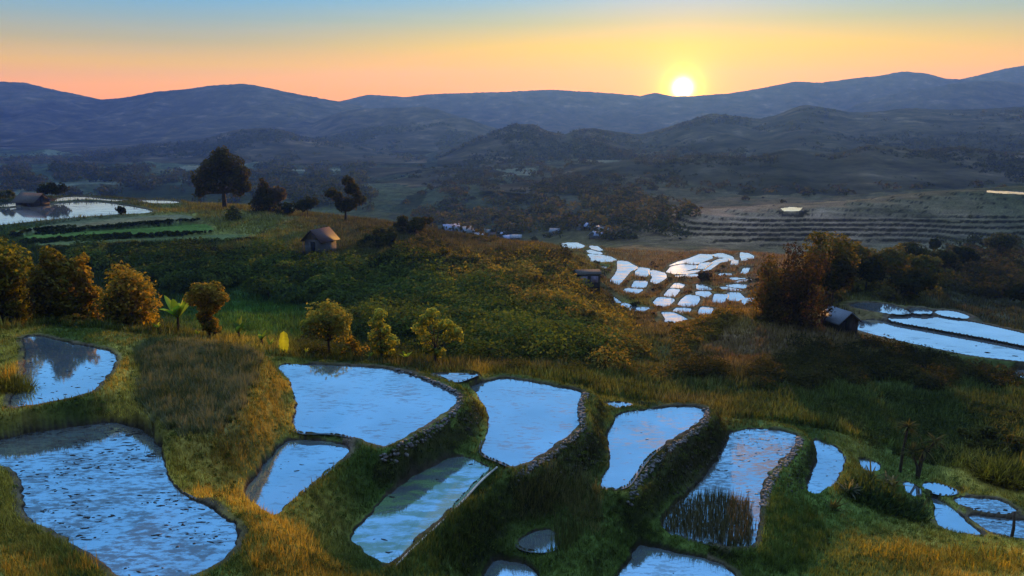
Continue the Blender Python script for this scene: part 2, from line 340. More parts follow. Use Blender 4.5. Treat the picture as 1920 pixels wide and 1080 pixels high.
MID = [[(1057,456),(1079,455),(1093,461),(1087,465),(1057,467)],[(1107,461),(1118,462),(1128,470),(1112,466)],[(1100,471),(1111,468),(1122,472),(1127,476),(1111,475)],
 [(1105,477),(1123,478),(1140,481),(1152,487),(1151,490),(1120,491),(1113,495),(1112,484)],[(1111,501),(1134,500),(1129,506),(1122,514),(1112,513),(1093,511)],
 [(1161,490),(1173,491),(1187,499),(1188,503),(1177,510),(1167,522),(1158,532),(1149,538),(1139,538),(1146,528),(1157,515),(1162,504)],
 [(1195,501),(1214,504),(1217,511),(1207,519),(1195,519)],[(1194,527),(1210,528),(1207,538),(1188,538)],[(1177,541),(1202,543),(1189,551),(1170,550)],
 [(1223,507),(1243,512),(1246,520),(1233,529),(1222,532),(1227,520),(1224,513)],[(1128,554),(1142,554),(1167,573),(1144,574),(1133,569)],[(1136,543),(1144,544),(1143,551),(1137,550)],
 [(1169,569),(1182,573),(1196,577),(1213,577),(1202,583),(1178,583),(1172,578)],[(1238,558),(1258,560),(1259,564),(1249,573),(1237,574),(1230,567)],[(1259,542),(1271,543),(1261,556),(1249,554)],
 [(1269,531),(1279,534),(1276,539),(1261,540)],[(1246,586),(1260,587),(1273,593),(1282,598),(1278,602),(1252,604),(1254,598)],[(1292,554),(1306,556),(1307,562),(1301,571),(1293,576),(1276,571),(1282,562)],
 [(1273,578),(1291,579),(1286,586),(1267,588),(1268,582)],[(1309,533),(1322,537),(1331,543),(1312,543)],[(1309,547),(1326,547),(1329,551),(1319,559),(1310,558)],[(1319,576),(1332,578),(1328,589),(1313,589)],
 [(1344,552),(1358,553),(1353,567),(1341,568)],[(1369,549),(1382,549),(1393,560),(1388,566),(1372,563)],[(1396,563),(1410,559),(1412,571),(1398,571)],[(1354,538),(1380,542),(1392,547),(1374,546),(1361,543)],
 [(1366,535),(1386,533),(1412,537),(1414,541),(1394,541),(1374,539)],[(1379,530),(1391,526),(1409,524),(1408,531),(1394,530)],
 [(1252,512),(1262,500),(1280,496),(1301,498),(1299,503),(1281,508),(1278,513),(1271,515)],[(1256,499),(1274,491),(1292,486),(1314,477),(1330,478),(1332,484),(1314,491),(1303,495),(1281,493),(1262,497)],
 [(1337,478),(1352,475),(1370,481),(1372,487),(1362,489),(1360,483),(1347,482)],[(1341,490),(1350,486),(1361,485),(1360,490),(1347,492),(1330,504),(1324,510),(1322,505)],[(1316,494),(1330,492),(1322,498),(1314,504),(1308,504)],
 [(1282,511),(1308,506),(1308,509),(1292,513),(1280,515)],[(1391,474),(1400,475),(1410,480),(1408,485),(1401,484),(1394,489),(1392,482)],[(1375,488),(1381,488),(1379,498),(1374,497)],[(1397,504),(1402,502),(1399,510),(1392,514)],
 [(1269,517),(1307,514),(1301,519),(1272,519)],[(1351,513),(1368,513),(1367,516),(1352,516)],[(1373,521),(1394,522),(1392,524),(1374,524)]]
LEFT = [
 ('W1', -20.0, [(-120,402),(-30,396),(0,392),(83,383),(167,377),(233,384),(290,395),(280,400),(233,402),(200,404),(120,410),(60,416),(0,423),(-120,432)], 'w', M_WATERF, 'wide silver flooded paddy on the hilltop above the dark field steps'),
 ('W2', -19.9, [(97,379),(110,370),(150,368),(200,373),(237,375),(230,379),(167,374),(133,376)], 'w', M_WATERF, 'curved silver flooded paddy right of the dark old farmhouse'),
 ('W3', -19.9, [(253,375),(300,375),(340,378),(333,382),(283,382)], 'w', M_WATERF, 'thin silver flooded paddy at the crest of the hill near the tall tree'),
 ('W4', -19.9, [(-100,386),(0,381),(33,378),(55,383),(27,387),(0,389),(-100,396)], 'w', M_WATERF, 'silver flooded paddy left of the dark old farmhouse'),
 ('L1', -20.4, [(30,432),(120,418),(200,411),(290,404),(345,402),(372,410),(300,418),(200,423),(100,430),(40,438)], 'p', None, ''),
 ('L2', -21.3, [(45,442),(120,436),(220,431),(320,424),(390,420),(402,430),(395,434),(300,438),(200,442),(100,446),(45,450)], 'p', None, ''),
 ('L3', -21.85, [(70,456),(200,449),(330,445),(420,440),(470,440),(478,448),(460,451),(330,455),(200,458),(80,464)], 'p', None, ''),
 ('V1', -34.6, [(1462,391),(1480,388),(1506,389),(1500,396),(1470,396)], 'w', M_WATERF, 'bright little flooded paddy alone on the terraced hillside'),
 ('V2', -37.6, [(1848,357),(1890,358),(1930,361),(1930,365),(1880,363),(1850,361)], 'w', M_WATERF, 'bright thin flooded paddy high on the far terraced slope'),
 ('V3', -33.0, [(1826,484),(1850,485),(1930,491),(1930,496),(1880,493),(1830,488)], 'w', M_WATERF, 'long pale flooded paddy in front of the feathery tree'),
]
PONDS = []
def chaikin(p, k=2):
    p = np.asarray(p, float)
    for _ in range(k):
        q = np.roll(p, -1, 0); p = np.stack([.75*p+.25*q, .25*p+.75*q], 1).reshape(-1, 2)
    return p
def add_pond(key, level, poly, kind, mat, label, R, rimw, rimh, exp, grow=0):
    poly = np.array(poly, float)
    x, y, _ = at_level(poly[:, 0], poly[:, 1], level)
    P = np.c_[x, y]
    if key[0] in 'MV':
        Q = np.roll(P, -1, 0); P = np.stack([P, P*.7+Q*.3, P*.3+Q*.7], 1).reshape(-1, 2)
    P = chaikin(P, 1 if key[0] in 'MVW' else 2)
    ar = 0.5*np.sum(P[:, 0]*np.roll(P[:, 1], -1) - np.roll(P[:, 0], -1)*P[:, 1])
    if ar < 0: P = P[::-1]
    if grow:
        t = np.roll(P, -1, 0)-np.roll(P, 1, 0); nn = np.c_[t[:, 1], -t[:, 0]]; nn /= np.linalg.norm(nn, axis=1)[:, None]+1e-9
        P = P + ((P-P.mean(0))*.04 if key[0] == 'M' else 0) + nn*grow
    PONDS.append(dict(key=key, z=level, P=P, kind=kind, mat=mat, label=label, R=R, rimw=rimw, rimh=rimh, exp=exp))
for k, z, p, kd, m, lb in NEAR:
    far = k[0] == 'U'
    add_pond(k, z, p, kd, m, lb, 4.0 if not far else 4.5, .26 if not far else .45, (.075 if kd == 'w' else .04), .03, (.14 if k in 'ABCDEGH' else .5 if far else .22 if k[0] == 'T' or k == 'E2' else .0) if kd == 'w' else 0)
for k, z, p, kd, m, lb in LEFT:
    if k[0] == 'V':
        # levels of these sit on the hillside itself
        c = np.mean(np.array(p, float), 0)
        lo, hi = 120.0, 520.0
        Ys = np.linspace(lo, hi, 800); xx, yy, zz = pt(np.full(800, c[0]), np.full(800, c[1]), Ys)
        dd = base_height(xx, yy) - zz
        i = int(np.argmax(dd > 0)); z = float(zz[i])
    add_pond(k, z, p, kd, m, lb, 5.0, .7 if kd == 'w' else .3, .12 if kd == 'w' else .02, .35)
for i, p in enumerate(MID):
    c = np.mean(np.array(p, float), 0)
    Y = np.interp(c[1], [455, 480, 540, 600], [217, 198, 150, 112])
    add_pond('M%d' % i, float(Y*slope_of(c[1])), p, 'w', M_WATERF, '', 2.6, .14, .07, .22, .6)

def poly_sd(P, x, y):
    """signed distance to polygon (negative inside)"""
    d2 = np.full(x.shape, 1e18); ins = np.zeros(x.shape, bool)
    n = len(P)
    for i in range(n):
        ax, ay = P[i]; bx, by = P[(i+1) % n]; ex, ey = bx-ax, by-ay
        t = np.clip(((x-ax)*ex + (y-ay)*ey)/(ex*ex+ey*ey+1e-12), 0, 1)
        d2 = np.minimum(d2, (x-ax-t*ex)**2 + (y-ay-t*ey)**2)
        c = ((ay > y) != (by > y)) & (x < ex*(y-ay)/(by-ay+1e-15)+ax)
        ins ^= c
    d = np.sqrt(d2); return np.where(ins, -d, d)

# ------------------------------------------------------------------ ground grid (fan shaped, finer near the camera)
NU = 900
US = np.linspace(-.88, .88, NU)
LY = np.concatenate([np.linspace(np.log(9), np.log(17), 60, endpoint=False), np.linspace(np.log(17), np.log(60), 440, endpoint=False),
                     np.linspace(np.log(60), np.log(270), 470, endpoint=False), np.linspace(np.log(270), np.log(1900), 260)])
YS = np.exp(LY); NR = len(YS)
GY, GU = np.meshgrid(YS, US, indexing='ij'); GX = GU*GY
Hh = base_height(GX, GY)
# natural roughness, growing with distance
Hh += fbm(GX*.9, GY*.9, 3)*.22*smooth(9, 30, GY)
Hh += fbm(GX*.22, GY*.22, 5)*1.1*smooth(42, 70, GY)*(1-.5*smooth(100, 140, GY))
Hh += fbm(GX*.03, GY*.03, 9, 5)*5.0*smooth(230, 420, GY)
Hh += np.abs(fbm(GX*.010, GY*.010, 11, 5))*26*smooth(420, 900, GY)
def terraced(z, st, sharp=.22):
    q = z/st; f = np.floor(q); r = q-f
    return st*(f+smooth(.5-sharp, .5+sharp, r))
_px, _py = project(GX, GY, Hh)
_m = smooth(1180, 1300, _px)*smooth(236, 246, GY)*(1-smooth(300, 325, GY))
Hh = Hh*(1-_m) + terraced(Hh+fbm(GX*.02, GY*.02, 62, 3)*2.0, .95)*_m
_m = smooth(1740, 1800, _px)*smooth(103, 110, GY)*(1-smooth(165, 180, GY))
Hh = Hh*(1-_m) + terraced(Hh+GX*.01, 1.25)*_m
# pond shaping
num = np.zeros_like(Hh); den = np.zeros_like(Hh)
inside = np.full(Hh.shape, -1, np.int16); insd = np.zeros_like(Hh)
near_d = np.full(Hh.shape, 99.0); near_i = np.full(Hh.shape, -1, np.int16)
maxlev = np.full(Hh.shape, -99.0)
store = []; rimsoil = np.zeros_like(Hh)
for i, pd in enumerate(PONDS):
    P = pd['P']; R = pd['R']
    m = (GX > P[:, 0].min()-R) & (GX < P[:, 0].max()+R) & (GY > P[:, 1].min()-R) & (GY < P[:, 1].max()+R)
    idx = np.nonzero(m)
    if len(idx[0]) == 0: store.append(None); continue
    sd = poly_sd(P, GX[idx], GY[idx])
    if pd['R'] == 4.0: sd = sd + np.clip(fbm(GX[idx]*2.1, GY[idx]*2.1, 77, 3)*.3+.06, 0, .2)
    store.append((idx, sd))
    k = sd < R; a = (idx[0][k], idx[1][k])
    maxlev[a] = np.maximum(maxlev[a], pd['z'])
for i, pd in enumerate(PONDS):
    if store[i] is None: continue
    idx, sd = store[i]; R = pd['R']
    k = (sd >= 0) & (sd < R); a = (idx[0][k], idx[1][k]); d = sd[k]
    low = maxlev[a] > pd['z']+.45
    rw = np.where(low, .04, pd['rimw']); rh = np.where(low, min(.05, pd['rimh']), pd['rimh'])
    dd = np.maximum(d-rw, 0) + np.where(low, .6, 0)
    fade = np.clip(1-d/R, 0, 1)
    if pd['kind'] == 'w': rimsoil[a] = np.maximum(rimsoil[a], np.where(low, .0, 1-smooth(.6, 1.3, d/pd['rimw'])))
    w = (fade/(dd+.05))**2.2
    num[a] += w*(pd['z']+rh); den[a] += w
    b = d < near_d[a]; aa = (a[0][b], a[1][b]); near_d[aa] = d[b]; near_i[aa] = i
    k = sd < 0; a = (idx[0][k], idx[1][k]); inside[a] = i; insd[a] = -sd[k]
wT = .30
Hh = (num + wT*Hh)/(den + wT)
for i, pd in enumerate(PONDS):
    k = inside == i
    if pd['kind'] == 'w':
        Hh[k] = pd['z'] + pd['rimh'] - (pd['rimh']+.16)*smooth(0, .15 if pd['R'] < 4.2 and pd['key'][0] != 'M' else .4, insd[k])
    else:
        Hh[k] = pd['z'] + .04 + fbm(GX[k]*1.5, GY[k]*1.5, 21)*.10
bump = (inside < 0) & (near_d < 6)
Hh[bump] += (fbm(GX[bump]*2.2, GY[bump]*2.2, 31)*.24 + fbm(GX[bump]*5.5, GY[bump]*5.5, 33, 2)*.09)*np.clip(near_d[bump]*1.6, .22, 1)

_gy = np.gradient(Hh, axis=0)/np.gradient(GY, axis=0); _gx = np.gradient(Hh, axis=1)/np.maximum(np.gradient(GX, axis=1), 1e-6)
STEEP = np.hypot(_gx, _gy)
def height(x, y):
    x = np.asarray(x, float); y = np.asarray(y, float)
    r = np.clip(np.interp(np.log(np.maximum(y, 9.01)), LY, np.arange(NR)), 0, NR-1.001)
    c = np.clip((x/np.maximum(y, 1e-6)-US[0])/(US[1]-US[0]), 0, NU-1.001)
    i = r.astype(int); j = c.astype(int); fr = r-i; fc = c-j
    return (Hh[i, j]*(1-fr)+Hh[i+1, j]*fr)*(1-fc) + (Hh[i, j+1]*(1-fr)+Hh[i+1, j+1]*fr)*fc
_MY = np.exp(np.linspace(np.log(12), np.log(1800), 1500))
def hit(px, py, ymin=0.0):
    """where the sight line through a photo pixel meets the ground"""
    px = np.atleast_1d(np.asarray(px, float)); py = np.atleast_1d(np.asarray(py, float))
    out = np.full((len(px), 3), np.nan)
    for s in range(0, len(px), 2000):
        a, b = px[s:s+2000], py[s:s+2000]
        X, Y, Z = np.broadcast_arrays(*pt(a[:, None], b[:, None], _MY[None, :]))
        below = (Z < height(X, Y)) & (Y > ymin)
        i = below.argmax(1); ok = below.any(1); r = np.arange(len(a))
        o = np.c_[X[r, i], Y[r, i], Z[r, i]]; o[:, 2] = height(o[:, 0], o[:, 1]); o[~ok] = np.nan
        out[s:s+2000] = o
    return out
def rim_at(x, y):
    r = np.clip(np.round(np.interp(np.log(y), LY, np.arange(NR))), 0, NR-1).astype(int)
    c = np.clip(np.round((x/y-US[0])/(US[1]-US[0])), 0, NU-1).astype(int)
    return rimsoil[r, c]
def steep_at(x, y):
    r = np.clip(np.round(np.interp(np.log(y), LY, np.arange(NR))), 0, NR-1).astype(int)
    c = np.clip(np.round((x/y-US[0])/(US[1]-US[0])), 0, NU-1).astype(int)
    return STEEP[r, c]
def pond_at(x, y):
    """signed distance to nearest near pond/pad edge from the grid lookup"""
    r = np.clip(np.round(np.interp(np.log(y), LY, np.arange(NR))), 0, NR-1).astype(int)
    c = np.clip(np.round((x/y-US[0])/(US[1]-US[0])), 0, NU-1).astype(int)
    return inside[r, c], near_d[r, c], near_i[r, c], insd[r, c]

# ------------------------------------------------------------------ ground colour by region (vegetation and soil, with sunlit gold and bank shade painted in)
GREEN = (.085, .118, .028); DKGREEN = (.052, .066, .02); GOLD = (.40, .27, .048); STRAW = (.15, .115, .05); SOIL = (.06, .042, .03)
OLIVE = (.085, .11, .026); BROWN = (.10, .065, .038); LIME = (.10, .17, .03); PALEF = (.15, .14, .085); RED = (.12, .06, .045)
BLOBS = [ # px, py, rx, ry, colour, weight
 (230,715,34,50,GOLD,1.3),(20,690,40,60,GOLD,1.5),(500,740,50,60,GOLD,1.2),(470,700,30,50,OLIVE,1),(560,990,70,90,GOLD,1.3),(380,890,60,60,GOLD,.9),
 (60,950,60,90,GOLD,.9),(180,1060,80,50,OLIVE,1),(290,840,40,60,OLIVE,.9),(370,740,90,90,STRAW,1.1),(400,650,80,10,GOLD,1),
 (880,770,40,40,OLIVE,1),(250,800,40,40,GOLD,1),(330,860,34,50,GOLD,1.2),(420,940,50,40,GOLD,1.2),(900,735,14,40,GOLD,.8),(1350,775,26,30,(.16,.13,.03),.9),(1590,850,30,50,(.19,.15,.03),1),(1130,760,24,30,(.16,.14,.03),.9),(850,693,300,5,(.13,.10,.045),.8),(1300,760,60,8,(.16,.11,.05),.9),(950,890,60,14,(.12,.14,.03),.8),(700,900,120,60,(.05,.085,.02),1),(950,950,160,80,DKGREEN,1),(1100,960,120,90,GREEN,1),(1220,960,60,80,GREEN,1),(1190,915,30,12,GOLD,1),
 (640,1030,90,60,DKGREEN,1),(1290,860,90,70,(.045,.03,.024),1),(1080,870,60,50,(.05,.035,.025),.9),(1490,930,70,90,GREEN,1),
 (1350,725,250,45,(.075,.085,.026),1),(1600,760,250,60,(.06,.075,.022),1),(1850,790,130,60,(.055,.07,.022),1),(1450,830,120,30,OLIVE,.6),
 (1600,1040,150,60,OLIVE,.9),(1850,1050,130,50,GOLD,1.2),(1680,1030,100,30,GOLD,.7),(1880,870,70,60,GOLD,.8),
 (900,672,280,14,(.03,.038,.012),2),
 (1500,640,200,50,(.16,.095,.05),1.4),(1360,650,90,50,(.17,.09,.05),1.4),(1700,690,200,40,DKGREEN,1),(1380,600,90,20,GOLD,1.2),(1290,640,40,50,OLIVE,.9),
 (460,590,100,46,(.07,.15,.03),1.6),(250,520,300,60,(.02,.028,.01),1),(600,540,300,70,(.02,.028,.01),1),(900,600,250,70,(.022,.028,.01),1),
 (1100,600,80,60,OLIVE,1),(1000,540,120,40,BROWN,1),(900,500,160,30,OLIVE,.9),(960,462,130,12,(.17,.11,.045),1.1),(800,470,100,30,BROWN,.8),(1080,500,60,40,OLIVE,1),
 (440,420,110,34,(.22,.18,.045),1.3),(330,398,100,16,(.22,.18,.045),1.2),(540,445,60,20,(.2,.15,.045),1),(250,412,150,8,PALEF,1),(250,434,150,7,(.085,.13,.03),1.1),(250,452,180,6,(.07,.085,.03),1),
 (600,440,90,40,(.11,.085,.04),.8),(680,425,120,14,(.12,.09,.04),.9),(520,440,50,20,OLIVE,1),
 (1180,530,120,60,(.20,.12,.045),3),(1330,530,120,70,(.19,.105,.05),3),(1190,567,40,8,LIME,2),(1130,498,25,6,LIME,2),(1345,545,14,8,LIME,1.6),
 (1200,610,80,20,BROWN,1),(1190,650,60,40,OLIVE,1),
 (1450,420,250,40,(.21,.12,.085),1.8),(1500,374,420,18,(.075,.06,.035),2),(1250,452,160,10,(.08,.05,.03),2),(1800,380,250,25,(.045,.045,.022),1.2),(1800,430,200,40,(.06,.05,.04),1),(1850,560,110,60,(.05,.042,.032),1.2),(1850,480,100,20,(.09,.08,.04),.8),
 (1100,400,200,60,(.036,.027,.022),1.3),(850,410,170,40,(.032,.03,.022),1.3),
 (300,340,500,60,(.04,.05,.034),1.3),(680,335,130,12,(.08,.085,.07),1),(500,310,150,10,(.09,.10,.07),.8),(200,350,120,6,(.07,.065,.05),.8),
 (1400,320,500,60,(.07,.05,.036),1.3),
]
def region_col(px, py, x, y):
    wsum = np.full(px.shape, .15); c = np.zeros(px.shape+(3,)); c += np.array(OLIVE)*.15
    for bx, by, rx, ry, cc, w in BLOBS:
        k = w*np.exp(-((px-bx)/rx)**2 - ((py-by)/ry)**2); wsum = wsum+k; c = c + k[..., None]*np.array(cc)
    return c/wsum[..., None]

LC = {'L1': (.17, .155, .085), 'L2': (.10, .15, .035), 'L3': (.11, .12, .045)}
def build_ground():
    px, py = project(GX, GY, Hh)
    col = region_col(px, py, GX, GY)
    nz = fbm(GX*.35, GY*.35, 41, 5)
    col *= (1+1.3*nz)[..., None]
    # hand made field steps on the far terraced slopes: alternating turf banks and tilled strips
    hs = Hh + fbm(GX*.02, GY*.02, 61, 3)*3.0
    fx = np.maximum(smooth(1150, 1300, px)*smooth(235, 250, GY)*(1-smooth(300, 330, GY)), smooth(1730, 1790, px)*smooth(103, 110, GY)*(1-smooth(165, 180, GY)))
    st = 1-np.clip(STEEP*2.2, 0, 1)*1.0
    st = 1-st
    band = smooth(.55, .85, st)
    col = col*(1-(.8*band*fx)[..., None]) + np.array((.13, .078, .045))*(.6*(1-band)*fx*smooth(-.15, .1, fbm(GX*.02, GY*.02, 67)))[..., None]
    # fields and woodland patches of the valley
    fv = smooth(420, 520, GY)
    cell = vnoise(GX*.018+fbm(GX*.01, GY*.01, 71)*2, GY*.010, 73)
    col = col*(1-fv[..., None]*.55*(cell < .42)[..., None]) + (fv*(cell > .78)*.07)[..., None]*np.array((1., .95, .75))
    face_shade = smooth(.55, 1.3, STEEP)*(1-smooth(60, 160, GY))*.85*np.where(GX < -5.5, .35, 1)  # paints shade onto the steep bank faces, darker with slope
    col = col*(1-face_shade[..., None]) + np.array((.026, .024, .012))*face_shade[..., None]
    # bare trodden earth on the rims, wet mud under water
    isw = np.array([p['kind'] == 'w' for p in PONDS]); wk = rimsoil*.8
    wk *= .5+vnoise(GX*1.3, GY*1.3, 81)
    col = col*(1-np.clip(wk, 0, 1)[..., None]) + np.clip(wk, 0, 1)[..., None]*np.array((.10, .072, .05))
    mud = (inside >= 0) & np.r_[isw, [False]][inside]
    col[mud] = (.045, .033, .025)
    for i_, p_ in enumerate(PONDS):
        if p_['key'] in LC: col[inside == i_] = np.array(LC[p_['key']])*(.75+.5*vnoise(GX[inside == i_]*.25, GY[inside == i_]*.8, 19))[:, None]
    idx = np.arange(NR*NU).reshape(NR, NU)
    q = np.stack([idx[:-1, :-1], idx[:-1, 1:], idx[1:, 1:], idx[1:, :-1]], -1).reshape(-1, 4)
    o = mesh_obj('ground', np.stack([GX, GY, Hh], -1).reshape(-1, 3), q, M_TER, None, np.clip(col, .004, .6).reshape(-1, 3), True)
    tag(o, 'terraced hillside falling into a wide farmed valley', 'ground', kind='structure')
build_ground()

# ------------------------------------------------------------------ water sheets
ORD = ['first', 'second', 'third', 'fourth', 'fifth', 'sixth', 'seventh', 'eighth', 'ninth', 'tenth']
for pd in PONDS:
    if pd['kind'] != 'w': continue
    P = pd['P']; n = len(P)
    t = np.roll(P, -1, 0)-np.roll(P, 1, 0); nn = np.c_[t[:, 1], -t[:, 0]]; nn /= np.linalg.norm(nn, axis=1)[:, None]+1e-9
    Q = P + nn*pd['exp']; I = P - nn*(.28 if pd['key'] in 'ABCDEGHS' else .08)
    me = bpy.data.meshes.new('paddy_water')
    me.from_pydata([(float(a), float(b), pd['z']) for a, b in np.vstack([Q, I])], [], [[k, (k+1) % n, n+(k+1) % n, n+k] for k in range(n)]+[list(range(n, 2*n))]); me.update()
    at = me.color_attributes.new('Col', 'FLOAT_COLOR', 'POINT')
    at.data.foreach_set('color', np.repeat(np.r_[np.ones(n), np.zeros(n)], 4).astype(np.float32))
    me.materials.append(pd['mat'])
    o = bpy.data.objects.new('paddy_water', me); COL.objects.link(o)
    tag(o, pd['label'] or 'small silver flooded paddy of the distant stepped bowl', 'flooded paddy', 'flooded rice paddies' if pd['label'] else 'small paddies of the distant stepped bowl', 'structure')

# ------------------------------------------------------------------ hills and mountains
RIDGES = {}
def ridge(name, label, pts, Yc, Yf, zf, Yb, seed, rough, jag, umargin=60):
    pts = np.array(pts, float)
    px = np.linspace(pts[0, 0], pts[-1, 0], 560); py = np.interp(px, pts[:, 0], pts[:, 1])
    k = np.hanning(9); k /= k.sum(); py = np.convolve(np.pad(py, 4, mode='edge'), k, 'valid')
    Yc = np.interp(px, [q[0] for q in Yc], [q[1] for q in Yc]) if isinstance(Yc, list) else np.full(px.shape, float(Yc))
    jagn = fbm(px*.12, px*0+seed, seed, 4)*jag + np.maximum(0, vnoise(px*.45, px*0+3, seed+5)-.55)*jag*.9
    py = py - jagn
    xc, yc, zc = pt(px, py, Yc); u = xc/yc
    nf, nb = 70, 14
    t = np.r_[np.linspace(0, 1, nf), 1+np.linspace(0, 1, nb+1)[1:]][:, None]
    Yf_ = np.full(px.shape, float(Yf)) if not isinstance(Yf, list) else np.interp(px, [q[0] for q in Yf], [q[1] for q in Yf])
    Y = np.where(t <= 1, Yf_+(yc-Yf_)*t, yc+(Yb-yc)*(t-1))
    X = u*Y
    prof = np.where(t <= 1, .35*t+.65*t**2.0, 1-np.maximum(t-1, 0)**1.3)
    Z = zf + (zc-zf)*prof
    g = fbm(X*.004, Y*.004, seed+40, 6); rg = .5-np.abs(fbm(X*.006+g, Y*.0022, seed+50, 5))*2
    env = np.sin(np.clip(t, 0, 1)*pi)**.8*(t <= 1)
    Z = Z + env*(rg*rough - rough*.2)
    idx = np.arange(Z.size).reshape(Z.shape)
    q = np.stack([idx[:-1, :-1], idx[:-1, 1:], idx[1:, 1:], idx[1:, :-1]], -1).reshape(-1, 4)
    o = mesh_obj(name, np.stack([X, Y, Z], -1).reshape(-1, 3), q, M_HILL, None, None, True)
    tag(o, label, 'hills', kind='structure')
    RIDGES[label] = (X, Y, Z); return o
ridge('mountains', 'long blue mountain ridge with two humps on the far side of the valley', [(-420,190),(-200,165),(-80,152),(0,153),(45,155),(100,168),(150,178),(190,187),(240,182),(290,172),(340,168),(400,160),(450,157),(480,160),(540,173),(600,184),(660,195),(720,213),(800,238),(880,262)], 2500, 1700, -64, 2900, 1, 34, 1.6)
ridge('mountains', 'flat topped blue ridge left of the sun', [(560,205),(640,190),(690,177),(720,179),(760,182),(800,177),(850,175),(950,172),(1030,168),(1100,172),(1150,175),(1200,180),(1230,174),(1260,180),(1330,181),(1420,188),(1500,200)], 3000, 2300, -70, 3300, 2, 26, 1.4)
ridge('mountains', 'mauve ridge right of the sun climbing to a peak', [(1180,200),(1260,184),(1300,180),(1370,175),(1430,165),(1490,153),(1540,155),(1600,147),(1650,142),(1690,134),(1740,138),(1770,147),(1800,149),(1840,140),(1880,130),(1920,123),(2000,112),(2150,110),(2350,130)], 2900, 2200, -70, 3250, 3, 30, 1.6)
ridge('hills', 'blue spur in front of the mauve ridge right of the sun', [(1500,240),(1570,214),(1585,205),(1630,187),(1710,170),(1780,158),(1835,152),(1880,152),(1920,156),(2000,150),(2150,160),(2350,180)], 2350, 1800, -60, 2800, 4, 26, 1.4)
ridge('hills', 'rounded blue spur running down behind the valley centre', [(540,255),(600,225),(640,208),(690,203),(750,202),(795,200),(820,205),(850,215),(900,235),(960,255)], 2050, 1650, -64, 2400, 5, 22, 1.2)
ridge('hills', 'second blue spur with a long back in the valley centre', [(520,275),(620,252),(700,238),(760,231),(840,222),(870,220),(920,238),(960,248),(1020,262)], 1750, 1400, -62, 2100, 6, 20, 1.4)
ridge('hills', 'low wooded foothill on the near side of the long mountain ridge', [(-420,330),(-100,315),(0,303),(200,282),(350,265),(400,256),(440,243),(490,240),(530,243),(570,257),(640,268),(720,284),(800,298)], 1400, 1050, -62, 1800, 7, 16, 1.8)
ridge('hills', 'broad brown farmed hills below the sun', [(820,300),(880,268),(930,246),(960,233),(1000,233),(1025,245),(1060,252),(1080,243),(1110,240),(1150,246),(1200,252),(1260,236),(1330,213),(1370,216),(1420,223),(1460,215),(1490,201),(1510,196),(1550,203),(1600,211),(1660,208),(1700,203),(1800,206),(1920,200),(2050,195),(2350,215)], [(820,1150),(1000,1150),(1300,1350),(1900,1350)], [(820,850),(1200,640),(1900,580)], -58, 1750, 8, 30, 2.2)

ridge('hills', 'nearer dark brown foothill behind the terraced slope right of centre', [(900,372),(960,352),(1040,330),(1110,312),(1180,300),(1240,306),(1320,290),(1400,296),(1480,280),(1560,288),(1640,270),(1720,282),(1800,274),(1900,286),(2050,276),(2350,290)], 660, [(900,520),(1250,430),(1900,410)], -48, 800, 9, 13, 2.2)
ridge('hills', 'nearer dark knoll in the valley centre behind the village', [(640,352),(720,340),(800,326),(860,316),(920,322),(980,330),(1060,342),(1140,352)], 720, 560, -55, 860, 10, 9, 2.0)
# ------------------------------------------------------------------ foliage builders
def leaf_quads(c, nrm, size, rg, asp=.55):
    """rhombic leaves at c, facing nrm (with scatter)"""
    n = len(c)
    d = nrm + rg.normal(0, .55, (n, 3)); d /= np.linalg.norm(d, axis=1)[:, None]+1e-9
    r = rg.normal(0, 1, (n, 3)); a = np.cross(d, r); a /= np.linalg.norm(a, axis=1)[:, None]+1e-9
    b = np.cross(d, a); s = size[:, None]
    v = np.stack([c-a*s, c-b*s*asp+d*s*.12, c+a*s, c+b*s*asp+d*s*.12], 1)
    return v.reshape(-1, 3), np.arange(4*n).reshape(n, 4)
def blob_leaves(blobs, n, size, rg, c0, c1, flat=.85, hole=.0):
    blobs = np.asarray(blobs, float); w = blobs[:, 3]**2; w /= w.sum()
    bi = rg.choice(len(blobs), n, p=w)
    d = rg.normal(0, 1, (n, 3)); d /= np.linalg.norm(d, axis=1)[:, None]
    rr = np.clip(1-np.abs(rg.normal(0, .22, n)), .2, 1.12)
    lump = 1+.28*(vnoise(d[:, 0]*2.3+bi*7.1, d[:, 1]*2.3+d[:, 2]*2.9, 5)-.5)*2
    c = blobs[bi, :3] + d*(blobs[bi, 3]*rr*lump)[:, None]*np.array([1, 1, flat])
    sz = size*rg.uniform(.6, 1.4, n)
    v, f = leaf_quads(c, d*.8+np.array([0, 0, .5]), sz, rg)
    t = np.clip(.5*vnoise(c[:, 0]*1.1/size*.12+9, c[:, 1]*1.1/size*.12+c[:, 2]*.9/size*.12, 3)+.65*rg.random(n)-.08, 0, 1)[:, None]
    col = np.array(c0)*(1-t)+np.array(c1)*t
    return v, f, np.repeat(col, 4, 0)
def trunk_mesh(blobs, H, r0, rg, lean=0.0):
    mb = MB(); top = np.average(np.asarray(blobs)[:, :3], axis=0, weights=np.asarray(blobs)[:, 3])
    base = np.zeros(3); fork = np.array([top[0]*.5+lean, top[1]*.5, max(top[2]*.5, H*.22)])
    mb.tube([base-[0, 0, .25], base+(fork-base)*.5+rg.normal(0, .03*H*.2, 3), fork], [r0*1.25, r0, r0*.8], 7)
    for b in blobs:
        e = np.array(b[:3]) - np.array([0, 0, b[3]*.25]); mid = fork*.5+e*.5+rg.normal(0, .05*H*.2, 3)
        mb.tube([fork-(fork-base)*.08, mid, e], [r0*.6, r0*.36, r0*.12], 5)
    return mb
